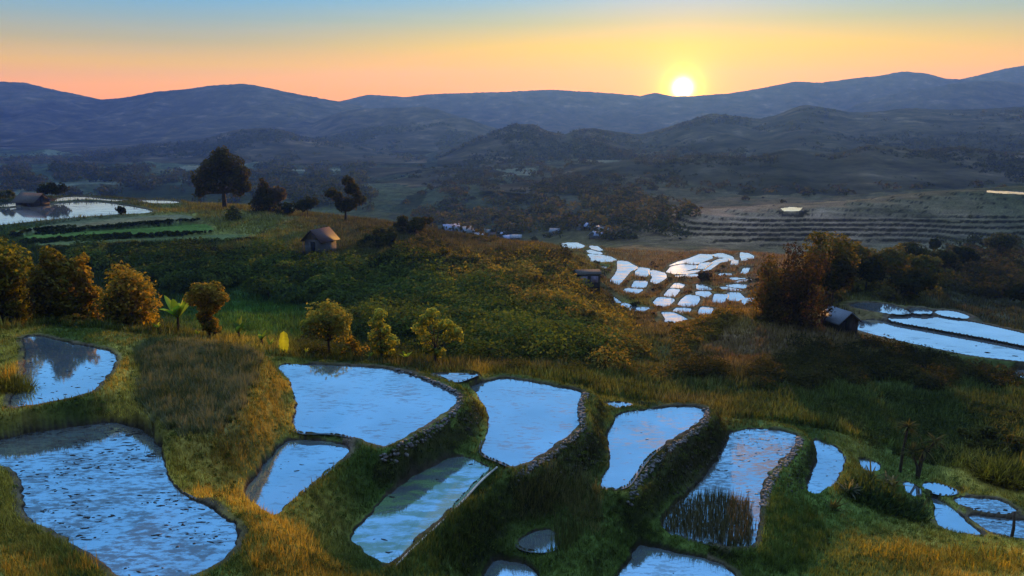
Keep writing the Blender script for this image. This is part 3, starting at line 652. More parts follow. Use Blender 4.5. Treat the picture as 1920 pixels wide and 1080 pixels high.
def tree(name, label, cat, base, H, blobs, nleaf, lsize, c0, c1, r0=None, group=None, seed=1, flat=.85, extra=None):
    rg = np.random.default_rng(seed)
    root = empty(name, base); tag(root, label, cat, group)
    blobs = [tuple(np.array(b)*H) for b in blobs]
    trunk_mesh(blobs, H, r0 or H*.022, rg).build('trunk', M_BARK, root, True)
    v, f, c = blob_leaves(blobs, nleaf, lsize, rg, c0, c1, flat)
    mesh_obj('crown', v, f, M_LEAF, root, c)
    return root
def ground_at(px, py, ymin=0.0):
    p = hit([px], [py], ymin)[0]; return p
def scale_at(p): return (p[1]*CP - p[2]*SP)/F       # metres per photo pixel there

DK0, DK1 = (.012, .018, .008), (.05, .06, .018)
GO0, GO1 = (.035, .042, .010), (.38, .31, .045)
OR0, OR1 = (.05, .040, .010), (.46, .30, .045)
YG0, YG1 = (.07, .09, .015), (.46, .45, .075)

def column_blobs(w, rg, n=16, top=.98, lo=.1):
    out = []
    for k in range(n):
        h = lo+(top-lo)*k/(n-1.0); r = w*.36*min(1.0, .55+(top-h)*3.0)*(1 if h > .4 else .85)
        out.append((rg.normal(0, w*.13), rg.normal(0, w*.13), h-r*.8, r*rg.uniform(.8, 1.1)))
    return out
def tree_px(name, label, cat, px, pyb, pyt, wpx, kind, nleaf, lsize, c0, c1, seed, Y=None, group=None, r0=None):
    rg = np.random.default_rng(seed)
    if Y is None: b = ground_at(px, pyb)
    else:
        x, y, z = pt(px, pyb, Y); b = np.array([float(x), float(y), float(z)]); b[2] = float(height(b[0], b[1]))
    topz = b[1]*slope_of(pyt); H = max(.6, float(topz-b[2])); w = wpx*scale_at(b)/H
    if kind == 'column': bl = column_blobs(w, rg)
    elif kind == 'round':
        bl = [(0, 0, .68, .30*min(1.2, w/.6))]
        for k in range(11):
            a = k*2*pi/11+rg.uniform(-.2, .2); e = rg.uniform(.25, .42)*w
            bl.append((cos(a)*e, sin(a)*e, rg.uniform(.45, .84), rg.uniform(.13, .22)*w))
        bl += [(rg.normal(0, .07), 0, .86, .13*max(w, .7))]
    elif kind == 'cone':
        bl = [(rg.normal(0, .02), rg.normal(0, .02), .14+.78*k/9.0, w*.5*(1.05-k/9.0*.85)) for k in range(10)]
    elif kind == 'bush':
        bl = []
        for k in range(22):
            a = rg.uniform(0, 2*pi); e = rg.random()**.6*.46*w; r = rg.uniform(.10, .2)*min(w, 1.3)
            bl.append((cos(a)*e, sin(a)*e, rg.uniform(.12, .98-r*.6-.35*e/w), r))
    elif kind == 'lobes':
        bl = [(rg.uniform(-.42, .42)*w, rg.uniform(-.3, .3)*w, rg.uniform(.38, .9), rg.uniform(.07, .13)*max(w, .6)) for k in range(15)]
    else: bl = kind
    return tree(name, label, cat, b, H, bl, nleaf, lsize, c0, c1, r0, group, seed)

# row of golden rimmed trees behind the upper paddy
tree_px('tree', 'tallest golden edged tree of the row behind the upper paddy, cut by the picture edge', 'tree', 22, 645, 432, 110, 'column', 9000, .13, DK0, (.26,.25,.04), 11, Y=46)
tree_px('tree', 'dark columnar tree with a golden rim, second from the picture edge', 'tree', 108, 648, 458, 82, 'column', 7500, .12, DK0, (.24,.20,.036), 12, Y=46)
tree_px('tree', 'slim golden topped tree between the dark columnar tree and the broad one', 'tree', 168, 650, 474, 55, 'column', 4200, .12, GO0, OR1, 13, Y=47)
tree_px('tree', 'broad golden leafed tree above the corner of the upper paddy', 'tree', 246, 655, 492, 118, 'column', 9000, .12, GO0, OR1, 14, Y=46.5)
tree_px('tree', 'low rust coloured bush at the foot of the broad golden tree', 'bush', 150, 652, 590, 60, 'bush', 1600, .11, OR0, OR1, 15, Y=45)
tree_px('tree', 'rounded golden topped tree standing by the banana plants', 'tree', 395, 655, 528, 84, [(0,0,.78,.2),(-.2,0,.74,.15),(.2,0,.72,.16),(0,-.1,.86,.14),(-.12,0,.88,.12),(.13,.1,.86,.13),(.02,0,.6,.17),(.02,0,.3,.14),(-.06,0,.42,.13),(.08,0,.2,.11)], 5200, .10, GO0, OR1, 16, Y=46)
tree_px('tree', 'small round crowned tree with a thin stem behind the broad blue paddy', 'tree', 618, 686, 561, 92, 'round', 3600, .10, (.06,.065,.015), (.40,.34,.06), 17, Y=47)
tree_px('tree', 'narrow yellow green sapling between the round tree and the leafy spreading one', 'tree', 716, 692, 575, 60, [(0,0,.88,.11),(-.06,0,.74,.12),(.05,0,.6,.13),(-.1,0,.5,.13),(.16,0,.42,.14),(-.02,0,.33,.15),(.1,0,.25,.12)], 2400, .09, YG0, YG1, 18, Y=47.5)
tree_px('tree', 'leafy yellow green sapling with spreading lobes, nearest the small triangular paddy', 'tree', 815, 698, 575, 100, [(-.02,0,.9,.1),(-.12,0,.8,.11),(-.22,0,.66,.12),(.08,0,.7,.1),(.22,0,.72,.1),(.34,0,.6,.11),(.24,0,.52,.1),(-.14,0,.5,.11),(-.1,0,.3,.1),(.08,0,.26,.1),(.4,0,.5,.08)], 2600, .095, YG0, YG1, 19, Y=48)
tree_px('bush', 'orange tinged low bush between the round tree and the sapling', 'bush', 665, 688, 628, 55, 'bush', 900, .09, GO0, OR1, 20, Y=47)

# trees on the hut hill and skyline
tree_px('tree', 'tallest dark tree with a broad domed crown on the hilltop', 'tree', 422, 390, 274, 112, [(0,0,.78,.2),(-.12,0,.68,.2),(.15,.05,.7,.2),(.02,0,.9,.12),(-.3,0,.48,.2),(-.36,.1,.34,.16),(-.15,-.1,.42,.18),(.2,0,.46,.2),(.33,0,.36,.14),(.05,.1,.55,.2),(-.22,0,.58,.18),(.32,0,.58,.14),(-.4,0,.24,.1),(.24,0,.28,.12)], 6500, .34, DK0, (.09,.075,.022), 31, r0=.45)
tree_px('tree', 'dark cone shaped tree beside the tallest tree on the hilltop', 'tree', 497, 396, 332, 50, 'cone', 2600, .3, DK0, (.085,.06,.024), 32)
tree_px('tree', 'small brownish tree leaning against the cone shaped one', 'tree', 524, 397, 345, 28, 'round', 900, .28, (.05,.04,.03), (.16,.11,.07), 33)
tree_px('tree', 'lone tree with separate cloud like crowns behind the hut', 'tree', 648, 415, 328, 80, [(.08,0,.88,.13),(.2,0,.74,.13),(.12,0,.68,.12),(-.28,0,.62,.12),(-.18,0,.55,.13),(-.36,0,.58,.08),(.0,0,.36,.18),(.14,0,.38,.15),(-.1,0,.36,.13),(.34,0,.46,.12),(.28,0,.58,.1)], 3000, .28, DK0, (.075,.06,.02), 34)
tree_px('bush', 'yellowish bush at the foot of the tallest tree', 'bush', 438, 412, 384, 34, 'cone', 700, .24, GO0, (.18,.15,.04), 35)
tree_px('tree', 'dim rounded tree behind the hut on the crest', 'tree', 577, 404, 368, 42, 'round', 900, .3, DK0, (.05,.05,.025), 36)
tree_px('bush', 'dark bush between the cone shaped tree and the crest paddies', 'bush', 540, 402, 376, 40, 'bush', 800, .3, DK0, (.05,.05,.025), 37)
tree_px('bush', 'dark mound shaped bush on the spur crest right of the cloud crowned tree', 'bush', 775, 440, 398, 90, 'bush', 2200, .32, DK0, (.09,.065,.025), 38)
tree_px('bush', 'olive bush on the slope right of the hut', 'bush', 712, 462, 424, 76, 'bush', 1800, .28, DK0, (.085,.08,.025), 39)
tree_px('tree', 'dark spreading tree behind the old farmhouse', 'tree', 98, 374, 343, 52, 'round', 1100, .36, DK0, (.03,.032,.016), 40)
tree_px('bush', 'round dark bush standing in the silver paddy', 'bush', 226, 402, 384, 20, 'bush', 500, .24, DK0, (.03,.03,.018), 41)
tree_px('bush', 'pale leafed shrub left of the old farmhouse', 'bush', 14, 380, 356, 34, 'lobes', 500, .3, (.04,.05,.03), (.11,.12,.07), 42)

# clump on the right mound
gb = 'trees of the bamboo clump on the mound'
tree_px('bamboo', 'dark tall bamboo clump in the middle of the mound', 'bamboo', 1492, 612, 452, 120, 'column', 8000, .16, (.022,.016,.009), (.10,.055,.02), 51, Y=80)
tree_px('bamboo', 'rust coloured bamboo on the paddy side of the clump', 'bamboo', 1440, 606, 478, 70, 'column', 4200, .15, OR0, (.2,.11,.025), 52, Y=80)
tree_px('tree', 'feathery golden topped tree rising behind the bamboo', 'tree', 1547, 570, 424, 88, 'round', 4200, .2, GO0, (.22,.15,.03), 53, Y=92)
tree_px('tree', 'dark shaded tree behind the grey roofed house', 'tree', 1560, 575, 480, 70, 'round', 2800, .2, DK0, (.06,.045,.02), 54, Y=90)
tree_px('tree', 'dark rounded tree right behind the small paddies of the bamboo mound', 'tree', 1702, 578, 502, 88, 'round', 3400, .2, DK0, (.03,.03,.014), 55, Y=98)
tree_px('tree', 'black green tree between the bamboo and the dark rounded tree', 'tree', 1622, 560, 478, 66, 'round', 2600, .22, DK0, (.035,.03,.014), 56, Y=100)
for k, (x, yb, yt, w, Y, a, b, lb) in enumerate([(1590,535,455,70,112,GO0,(.17,.12,.03),'golden leafed tree left of the black green tree'),(1660,535,462,72,116,GO0,(.16,.125,.04),'golden olive tree above the dark rounded tree'),(1725,530,478,70,124,GO0,(.13,.11,.035),'olive tree right of the dark rounded tree'),(1710,500,452,60,146,DK0,(.08,.075,.03),'grey green tree on the far side of the olive tree'),(1765,520,468,56,138,DK0,(.075,.07,.03),'small olive tree before the dark round one by the long pale paddy'),(1806,506,462,44,150,DK0,(.02,.022,.012),'dark round tree at the end of the long pale paddy'),(1872,492,434,60,178,DK0,(.07,.075,.045),'feathery tree behind the long pale paddy'),(1752,470,445,18,185,DK0,(.04,.04,.025),'little cypress like tree on the terraced slope'),(1910,600,530,70,104,DK0,(.035,.035,.018),'dark tree cut by the picture edge above the long paddies'),(1690,572,548,60,97,GO0,(.16,.16,.04),'yellow bush in front of the dark rounded tree'),(1590,562,528,44,98,GO0,(.2,.15,.035),'golden bush above the roof of the grey roofed house')]):
    tree_px('tree' if 'bush' not in lb else 'bush', lb, 'tree' if 'bush' not in lb else 'bush', x, yb, yt, w, 'round' if 'bush' not in lb else 'bush', 1800, .2+.0006*Y, a, b, 60+k, Y=Y)
tree_px('bush', 'brown bush in the middle of the distant paddy bowl', 'bush', 1319, 530, 507, 26, 'bush', 700, .26, (.03,.018,.01), (.1,.06,.03), 75)
tree_px('bush', 'tiny dark bush at the edge of the green field in the paddy bowl', 'bush', 1188, 576, 566, 14, 'bush', 250, .16, DK0, (.03,.035,.012), 76)

# golden and dark shrubs close by
TUSS = [('large golden grass bush over dark stems beside the lower paddies', 1885, 930, 43, 1.5, 1300, 2.1, (.05,.045,.01), (.40,.28,.04), 81),
 ('dark strappy leaved shrub mass under the palms', 1655, 985, 36, 1.55, 1300, 1.35, (.014,.024,.010), (.07,.10,.03), 82),
 ('golden tussock bush in the bottom corner beside the lower paddies', 1850, 1085, 29.6, 1.9, 900, 1.05, (.10,.08,.014), (.46,.31,.035), 83),
 ('yellow green tussock on the bottom edge before the dark shrub mass', 1690, 1078, 29.4, 1.5, 700, .8, (.08,.075,.016), (.32,.24,.035), 84),
 ('golden tussock bush on the end of the bank beside the upper paddy', 16, 752, 32.6, .9, 900, 1.5, (.09,.07,.016), (.40,.25,.04), 85)]
tree_px('bush', 'olive bush above the lower paddies near the small waterfall', 'bush', 1850, 880, 800, 110, 'bush', 3600, .1, (.03,.035,.01), (.14,.12,.03), 86, Y=47)

# ------------------------------------------------------------------ palms (slender trunk, rosettes) and bananas
def blade(mb_v, mb_f, n0, base, az, el, L, w, droop, seg=5):
    pts = []
    for k in range(seg+1):
        s = k/seg; h = L*(s*cos(el)); z = L*(s*sin(el)) - droop*L*s*s
        ww = w*(sin(pi*min(1, .12+.88*s))**.7 if s < 1 else .0)
        d = np.array([cos(az), sin(az)]); nrm = np.array([-sin(az), cos(az)])
        for sd in (-1, 0, 1):
            pts.append([base[0]+d[0]*h+nrm[0]*ww*sd, base[1]+d[1]*h+nrm[1]*ww*sd, base[2]+z+(-.0 if sd else -ww*.35)])
    q = []
    for k in range(seg):
        for j in range(2):
            a = n0+k*3+j; q.append([a, a+1, a+4, a+3])
    mb_v += pts; mb_f += q; return n0+len(pts)
def leaf_obj(parent, leaves, c0, c1, rg, name='leaf'):
    v, f, n0 = [], [], 0; cols = []
    for L in leaves:
        n1 = blade(v, f, n0, *L); t = rg.random(); cols += [np.array(c0)*(1-t)+np.array(c1)*t]*(n1-n0); n0 = n1
    return mesh_obj(name, np.array(v), np.array(f), M_LEAF, parent, np.array(cols), True)
def palm(label, px, pyb, tops, Y, seed):
    rg = np.random.default_rng(seed)
    x, y, z = pt(px, pyb, Y); b = np.array([float(x), float(y), float(height(x, y))]); s = scale_at(b)
    root = empty('palm_tree', b); tag(root, label, 'palm')
    mb = MB(); heads = []
    for k, (tx, ty) in enumerate(tops):
        h = np.array([(tx-px)*s, rg.uniform(-.2, .2), Y*float(slope_of(ty))-b[2]]); heads.append(h)
        mb.tube([[0, 0, -.3], [h[0]*.2, 0, h[2]*.45], [h[0]*.7, h[1]*.6, h[2]*.8], h], [.09, .075, .06, .05], 7)
    mb.build('trunk', M_BARK, root, True)
    for h in heads:
        L = [(h, rg.uniform(0, 2*pi), rg.uniform(-.4, 1.2), rg.uniform(.55, .95), .032, rg.uniform(.2, .6)) for _ in range(52)]
        leaf_obj(root, L, (.03, .035, .016), (.13, .12, .045), rg, 'frond')
palm('slender dark palm with one mop head, nearer to the crescent shaped paddy', 1686, 897, [(1692, 800)], 40.5, 1)
palm('forked palm with three ragged heads right of the single headed one', 1719, 908, [(1724, 842), (1742, 826), (1706, 850)], 40, 2)
def strap(label, px, pyb, Y, n, L, seed, c0, c1):
    rg = np.random.default_rng(seed)
    x, y, z = pt(px, pyb, Y); b = np.array([float(x), float(y), float(height(x, y))])
    root = empty('strap_plant', b); tag(root, label, 'plant', None)
    Ls = [((rg.normal(0, .08), rg.normal(0, .08), 0), rg.uniform(0, 2*pi), rg.uniform(.5, 1.35), L*rg.uniform(.6, 1.1), .045, rg.uniform(.2, .6)) for _ in range(n)]
    leaf_obj(root, Ls, c0, c1, rg, 'leaf_tuft')
strap('strappy plant with straw coloured dry leaves near the tiny half hidden paddy', 1672, 905, 38.5, 34, 1.5, 3, (.05,.05,.025), (.28,.2,.09))
strap('pale strappy plant on the dark shrub mass under the crescent paddy', 1588, 955, 36.0, 26, 1.1, 4, (.04,.05,.03), (.17,.16,.10))
strap('green strappy plant at the edge of the crescent paddy', 1632, 905, 38.0, 28, 1.3, 5, (.03,.045,.02), (.14,.15,.05))
strap('dark strappy plant low on the bank below the dark shrub mass', 1560, 975, 34.0, 26, 1.0, 6, (.02,.03,.012), (.09,.10,.04))
strap('low strappy plant nearest to the triangular paddy', 1725, 985, 36.5, 26, 1.1, 7, (.02,.03,.012), (.08,.09,.035))
def banana(label, px, pyb, pyt, Y, n, seed, c0=(.07, .15, .02), c1=(.32, .42, .05)):
    rg = np.random.default_rng(seed)
    x, y, z = pt(px, pyb, Y); b = np.array([float(x), float(y), float(height(x, y))])
    H = float(Y*slope_of(pyt))-b[2]
    root = empty('banana_plant', b); tag(root, label, 'banana plant')
    mb = MB(); mb.tube([[0, 0, -.2], [0, 0, H*.3], [.02, 0, H*.5]], [.10, .085, .05], 8); mb.build('stem', M_BARK, root, True)
    for k in range(n):
        az = k*2.4+rg.uniform(-.4, .4); el = rg.uniform(.75, 1.35)
        leaf_obj(root, [((0, 0, H*.42), az, el, H*rg.uniform(.5, .68), H*.085, rg.uniform(.1, .45), 8)], c0, c1, rg)
for lb, px_, py_, Y_, rad_, n_, L_, c0_, c1_, sd_ in TUSS:
    rg = np.random.default_rng(sd_); x, y, z = pt(px_, py_, Y_); x = float(x); y = float(y); b = np.array([x, y, float(height(x, y))])
    root = empty('bush', b); tag(root, lb, 'bush')
    Ls = []
    for k in range(n_):
        a = rg.uniform(0, 2*pi); e = rad_*rg.random()**.5; ox, oy = cos(a)*e*1.3, sin(a)*e*.8
        Ls.append(((ox, oy, float(height(x+ox, y+oy))-b[2]-.05), rg.uniform(0, 2*pi), rg.uniform(.7, 1.45), L_*rg.uniform(.5, 1.1)*(1-.5*(e/rad_)**2), .018 if sd_ > 82 else .04, rg.uniform(.1, .5), 3))
    leaf_obj(root, Ls, c0_, c1_, rg, 'foliage')
banana('tall banana plant with bright lime leaves left of the rounded golden tree', 338, 652, 545, 46, 11, 1, (.10,.2,.02), (.42,.52,.06))
banana('small banana plant at the front corner of the stubble terrace row', 318, 655, 610, 45.5, 6, 2)
banana('thin banana plant with arching leaves right of the rounded golden tree', 492, 668, 612, 47, 7, 3, (.04,.09,.02), (.2,.28,.05))
banana('wide leaved banana plant just behind the rounded golden tree', 450, 660, 590, 48, 7, 4, (.03,.07,.02), (.14,.22,.05))
banana('low banana plant by the small round crowned tree', 655, 690, 648, 47, 5, 5)
banana('young banana plant between the two saplings', 762, 695, 650, 47.5, 5, 6)
banana('lime banana plant tucked between the broad golden tree and the tallest banana plant', 300, 656, 600, 45.2, 8, 7, (.10,.2,.02), (.40,.48,.06))
banana('low lime banana plant at the foot of the rounded golden tree', 372, 660, 616, 45.5, 7, 8, (.10,.2,.02), (.38,.45,.06))
banana('pale banana plant left of the single upright leaf', 508, 674, 630, 46.5, 6, 9, (.06,.13,.02), (.25,.33,.05))
banana('young lime banana plant just right of the single upright leaf', 575, 684, 650, 46.2, 5, 10, (.08,.16,.02), (.34,.40,.06))
banana('small lime banana plant under the narrow sapling', 695, 692, 655, 46.8, 5, 11, (.08,.16,.02), (.34,.42,.06))
x, y, z = pt(534, 676, 45.5); b = (float(x), float(y), float(height(x, y)))
root = empty('banana_plant', b); tag(root, 'single upright lime banana leaf sticking up behind the broad blue paddy', 'banana plant')
mb = MB(); mb.tube([[0, 0, -.2], [0, 0, .25]], [.05, .035], 7); mb.build('stem', M_BARK, root, True)
vv, ff, cc = [], [], []
rg = np.random.default_rng(5)
for k in range(15):
    q = k/14; w = .30*(sin(pi*min(1, .10+.84*q))**.55)*(1+.05*rg.normal()) if k < 14 else .04
    for sd in (-1, -.5, 0, .5, 1):
        vv.append([sd*w, .14*q*q-.07*(1-abs(sd))+.03*rg.normal()*abs(sd), .15+1.3*q-.05*abs(sd)])
        t = rg.uniform(.75, 1.1)*(1.25 if sd == 0 else 1); cc.append([.30*t, .36*t, .03*t])
for k in range(14):
    for jj in range(4): ff.append([k*5+jj, k*5+jj+1, k*5+jj+6, k*5+jj+5])
mesh_obj('leaf', np.array(vv), np.array(ff), M_LEAF, root, np.array(cc), True)
leaf_obj(root, [((0, 0, .2), 2.6, .9, .8, .09, .4, 8), ((0, 0, .2), .4, .7, .7, .08, .5, 8)], (.07, .15, .02), (.2, .28, .04), rg)

# ------------------------------------------------------------------ stone walls of the terraces
def stone_verts(rg):
    t = (1+5**.5)/2
    v = np.array([[-1,t,0],[1,t,0],[-1,-t,0],[1,-t,0],[0,-1,t],[0,1,t],[0,-1,-t],[0,1,-t],[t,0,-1],[t,0,1],[-t,0,-1],[-t,0,1]], float)/1.9
    return v*(1+rg.normal(0, .16, (12, 1)))
ICO = np.array([[0,11,5],[0,5,1],[0,1,7],[0,7,10],[0,10,11],[1,5,9],[5,11,4],[11,10,2],[10,7,6],[7,1,8],[3,9,4],[3,4,2],[3,2,6],[3,6,8],[3,8,9],[4,9,5],[2,4,11],[6,2,10],[8,6,7],[9,8,1]])
def stones(mb, c, s, rg):
    a = rg.uniform(0, 2*pi); R = np.array([[cos(a), -sin(a), 0], [sin(a), cos(a), 0], [0, 0, 1]])
    mb.add((stone_verts(rg)*np.array([s*1.25, s*.9, s*.62]))@R.T + c, None, ICO)
def wall(label, path, level, seed, face=1.3, fstart=0.0, fend=1.0):
    rg = np.random.default_rng(seed)
    p = np.array(path, float); x, y, _ = at_level(p[:, 0], p[:, 1], level)
    P = np.c_[x, y]
    for _ in range(2):
        Q = np.empty((2*len(P)-2, 2)); Q[0::2] = .75*P[:-1]+.25*P[1:]; Q[1::2] = .25*P[:-1]+.75*P[1:]; P = np.vstack([P[:1], Q, P[-1:]])
    seg = np.linalg.norm(np.diff(P, axis=0), axis=1); s = np.r_[0, np.cumsum(seg)]
    n = int(s[-1]/.17); t = np.linspace(0, s[-1], n)
    C = np.c_[np.interp(t, s, P[:, 0]), np.interp(t, s, P[:, 1])]
    T = np.gradient(C, axis=0); T /= np.linalg.norm(T, axis=1)[:, None]+1e-9; N = np.c_[T[:, 1], -T[:, 0]]
    # the outer side is the lower one
    hl = height(C[:, 0]+N[:, 0]*1.3, C[:, 1]+N[:, 1]*1.3).mean(); hr = height(C[:, 0]-N[:, 0]*1.3, C[:, 1]-N[:, 1]*1.3).mean()
    if hr < hl: N = -N
    root = empty('terrace_wall', (C[0, 0], C[0, 1], float(height(*C[0])))); tag(root, label, 'stone wall', 'stone walls of the paddy terraces')
    o = np.array(root.location)
    rim = MB(); fc = MB()
    for i in range(n):
        for k in range(3):
            d = rg.uniform(-.12, .17); q = C[i]+N[i]*d+T[i]*rg.uniform(-.08, .08)
            stones(rim, np.array([q[0], q[1], float(height(*q))+.03])-o, rg.uniform(.05, .115), rg)
    rim.build('stone_rim', M_STONE, root)
    if face > 0:
        for i in range(n):
            if not fstart <= i/n <= fend: continue
            for k in range(3):
                d = rg.uniform(.2, face); q = C[i]+N[i]*d+T[i]*rg.uniform(-.1, .1)
                stones(fc, np.array([q[0], q[1], float(height(*q))-.02])-o, rg.uniform(.03, .10), rg)
        if fc.n: fc.build('stone_face', M_STONED, root)
wall('grassy stone wall curving round the broad blue paddy', [(740,690),(790,705),(850,730),(866,746),(857,766),(822,791),(775,818),(738,840),(716,845)], -13.13, 1, .8, .35, .6)
wall('stone wall holding the clear blue paddy in the middle of the terraces', [(1098,735),(1089,757),(1089,778),(1096,797),(1078,815),(1040,844),(1003,868),(970,884)], -14.28, 2, 1.2, .45, .95)
wall('tall dark stone wall below the S curved paddy', [(1322,764),(1327,785),(1296,811),(1248,840),(1219,863),(1196,896),(1180,920)], -15.43, 3, 1.6, .05, .8)
wall('pale capped stone wall between the speckled paddy and the crescent one', [(1490,815),(1503,822),(1482,855),(1458,879),(1439,907),(1432,945)], -16.83, 4, 1.2, .1, .7)
# pale mud kerb along the weedy paddy
def strip(name, label, cat, path, level, w, h, mat, kind=None):
    p = np.array(path, float); x, y, _ = at_level(p[:, 0], p[:, 1], level); P = np.c_[x, y]
    for _ in range(2):
        Q = np.empty((2*len(P)-2, 2)); Q[0::2] = .75*P[:-1]+.25*P[1:]; Q[1::2] = .25*P[:-1]+.75*P[1:]; P = np.vstack([P[:1], Q, P[-1:]])
    c = np.c_[P, np.full(len(P), level)]
    mb = MB(); mb.tube(c, w*(1+.25*fbm(np.arange(len(c))*.6, np.arange(len(c))*.1, 5)), 8)
    return tag(mb.build(name, mat, None, True), label, cat, kind=kind)
strip('mud_kerb', 'thin pale mud kerb along the outer edge of the weedy narrow paddy', 'kerb', [(932,876),(902,901),(868,940),(838,970),(796,1008),(762,1040),(738,1067)], -14.56, .042, .1, M_CURB)

# ------------------------------------------------------------------ grass, stubble, scrub
def blades(P, h, w, rg, cols, lean=.5):
    n = len(P); a = rg.uniform(0, 2*pi, n); l = rg.uniform(0, lean, n)
    d = np.c_[np.cos(a), np.sin(a), np.zeros(n)]; sdw = np.c_[-np.sin(a), np.cos(a), np.zeros(n)]
    tip = P + d*(h*l)[:, None] + np.c_[np.zeros((n, 2)), h]
    v = np.stack([P-sdw*w[:, None], P+sdw*w[:, None], tip], 1).reshape(-1, 3)
    return v, np.arange(3*n).reshape(n, 3), np.repeat(cols, 3, 0)
def scatter_near(n, y0, y1, umax, rg, pick, rimcut=True):
    ly = rg.uniform(2*np.log(y0), 2*np.log(y1), n)/2; y = np.exp(ly); x = rg.uniform(-umax, umax, n)*y
    i, nd, ni, idd = pond_at(x, y); k = pick(i, nd, ni, idd); x, y = x[k], y[k]
    if rimcut: k = rim_at(x, y) < .25+.6*rg.random(len(x)); x, y = x[k], y[k]
    return np.c_[x, y, height(x, y)]
isw = np.array([p['kind'] == 'w' for p in PONDS]+[False])
rgg = np.random.default_rng(3)
def grass(label, n, y0, y1, hh, ww, pick, seed, lift=1.0):
    rg = np.random.default_rng(seed)
    P = scatter_near(n, y0, y1, .70, rg, pick, hh > .1)
    px, py = project(P[:, 0], P[:, 1], P[:, 2])
    den = vnoise(P[:, 0]*.7, P[:, 1]*.7, 15)
    k = rg.random(len(P)) < .35+.9*den; P = P[k]; px = px[k]; py = py[k]
    c = region_col(px, py, P[:, 0], P[:, 1])*lift
    face_shade = smooth(.55, 1.3, steep_at(P[:, 0], P[:, 1]))[:, None]*.82*np.where(P[:, 0] < -5.5, .3, 1)[:, None]
    c = c*(1-face_shade)+np.array((.020, .024, .009))*face_shade  # blades on steep banks take the same painted shade
    c *= (rg.uniform(.45, 1.6, len(P))*(1+1.1*fbm(P[:, 0]*.5, P[:, 1]*.5, 91)))[:, None]
    h = hh*rg.uniform(.4, 1.3, len(P))*(.6+.8*vnoise(P[:, 0]*.9, P[:, 1]*.9, 25))
    P[:, 2] -= .03
    v, f, cc = blades(P, h, ww*rg.uniform(.6, 1.3, len(P)), rg, np.clip(c, .006, .6), .9)
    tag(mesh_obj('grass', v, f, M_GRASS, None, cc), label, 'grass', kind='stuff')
grass('long grass hanging over the banks of the nearest terraces', 480000, 13, 47, .22, .02, lambda i, nd, ni, idd: (i < 0) & (nd > .05), 5, 1.2)
grass('short turf and weeds along the paddy rims', 330000, 13, 47, .085, .014, lambda i, nd, ni, idd: (i < 0) & (nd < .5) & (nd > .06), 6, 1.1)
grass('rough pasture grass on the slopes beyond the terraces', 420000, 44, 130, .55, .06, lambda i, nd, ni, idd: (i < 0) & (nd > 1.3), 7, 1.1)
grass('meadow grass on the hilltop around the hut', 420000, 115, 215, .6, .07, lambda i, nd, ni, idd: (i < 0) & (nd > .8), 9, 1.1)
fi = [i for i, p in enumerate(PONDS) if p['key'] == 'F'][0]
def field_grass():
    rg = np.random.default_rng(8)
    P = PONDS[fi]['P']; n = 3400
    x = rg.uniform(P[:, 0].min(), P[:, 0].max(), n); y = rg.uniform(P[:, 1].min(), P[:, 1].max(), n)
    k = poly_sd(P, x, y) < .2; x, y = x[k], y[k]
    x = np.round(x/.27)*.27+rg.normal(0, .05, len(x)); y = np.round(y/.27)*.27+rg.normal(0, .05, len(y))
    tc_ = np.repeat(rg.normal(0, .3, len(x)), 26); hh_ = np.repeat(rg.uniform(.5, 1.3, len(x)), 26); x = np.repeat(x, 26); y = np.repeat(y, 26); x = x+rg.normal(0, .06, len(x)); y = y+rg.normal(0, .06, len(y))
    Q = np.c_[x, y, height(x, y)-.02]
    t = np.clip(fbm(x*.5, y*.5, 7)*1.6+.5+tc_+rg.normal(0, .15, len(x)), 0, 1)[:, None]
    c = np.array((.06, .075, .03))*(1-t)+np.array((.22, .20, .11))*t
    v, f, cc = blades(Q, hh_*rg.uniform(.2, .5, len(Q)), rg.uniform(.012, .024, len(Q)), rg, c, .8)
    tag(mesh_obj('rice_stubble', v, f, M_GRASS, None, cc), 'grey green rice stubble covering the dry terrace', 'rice stubble', kind='stuff')
field_grass()
def reeds(label, poly, level, n, h, c0, c1, seed):
    rg = np.random.default_rng(seed); p = np.array(poly, float)
    px = rg.uniform(p[:, 0].min(), p[:, 0].max(), n); py = rg.uniform(p[:, 1].min(), p[:, 1].max(), n)
    k = poly_sd(p, px, py) < 0; px, py = px[k], py[k]
    x, y, z = at_level(px, py, level)
    x = np.round(x/.25)*.25+rg.normal(0, .05, len(x)); y = np.round(y/.25)*.25+rg.normal(0, .05, len(x))
    Q = np.c_[x, y, np.full(len(x), level-.05)]; t = rg.random(len(x))[:, None]
    v, f, cc = blades(Q, h*rg.uniform(.4, 1.2, len(x)), rg.uniform(.010, .02, len(x)), rg, np.array(c0)*(1-t)+np.array(c1)*t, .35)
    tag(mesh_obj('reeds', v, f, M_GRASS, None, cc), label, 'reeds', kind='stuff')
reeds('dry rice stalks standing in the speckled paddy', [(1295,932),(1345,925),(1400,940),(1412,975),(1408,1020),(1380,1028),(1300,1010),(1240,995),(1255,960)], -17.0, 5200, .62, (.03,.03,.014), (.17,.13,.07), 1)
reeds('reeds at the edge of the small paddy under the dark bank', [(1040,985),(1075,960),(1090,1000),(1060,1040),(1035,1030)], -16.2, 1100, .6, (.03,.04,.014), (.13,.13,.05), 2)
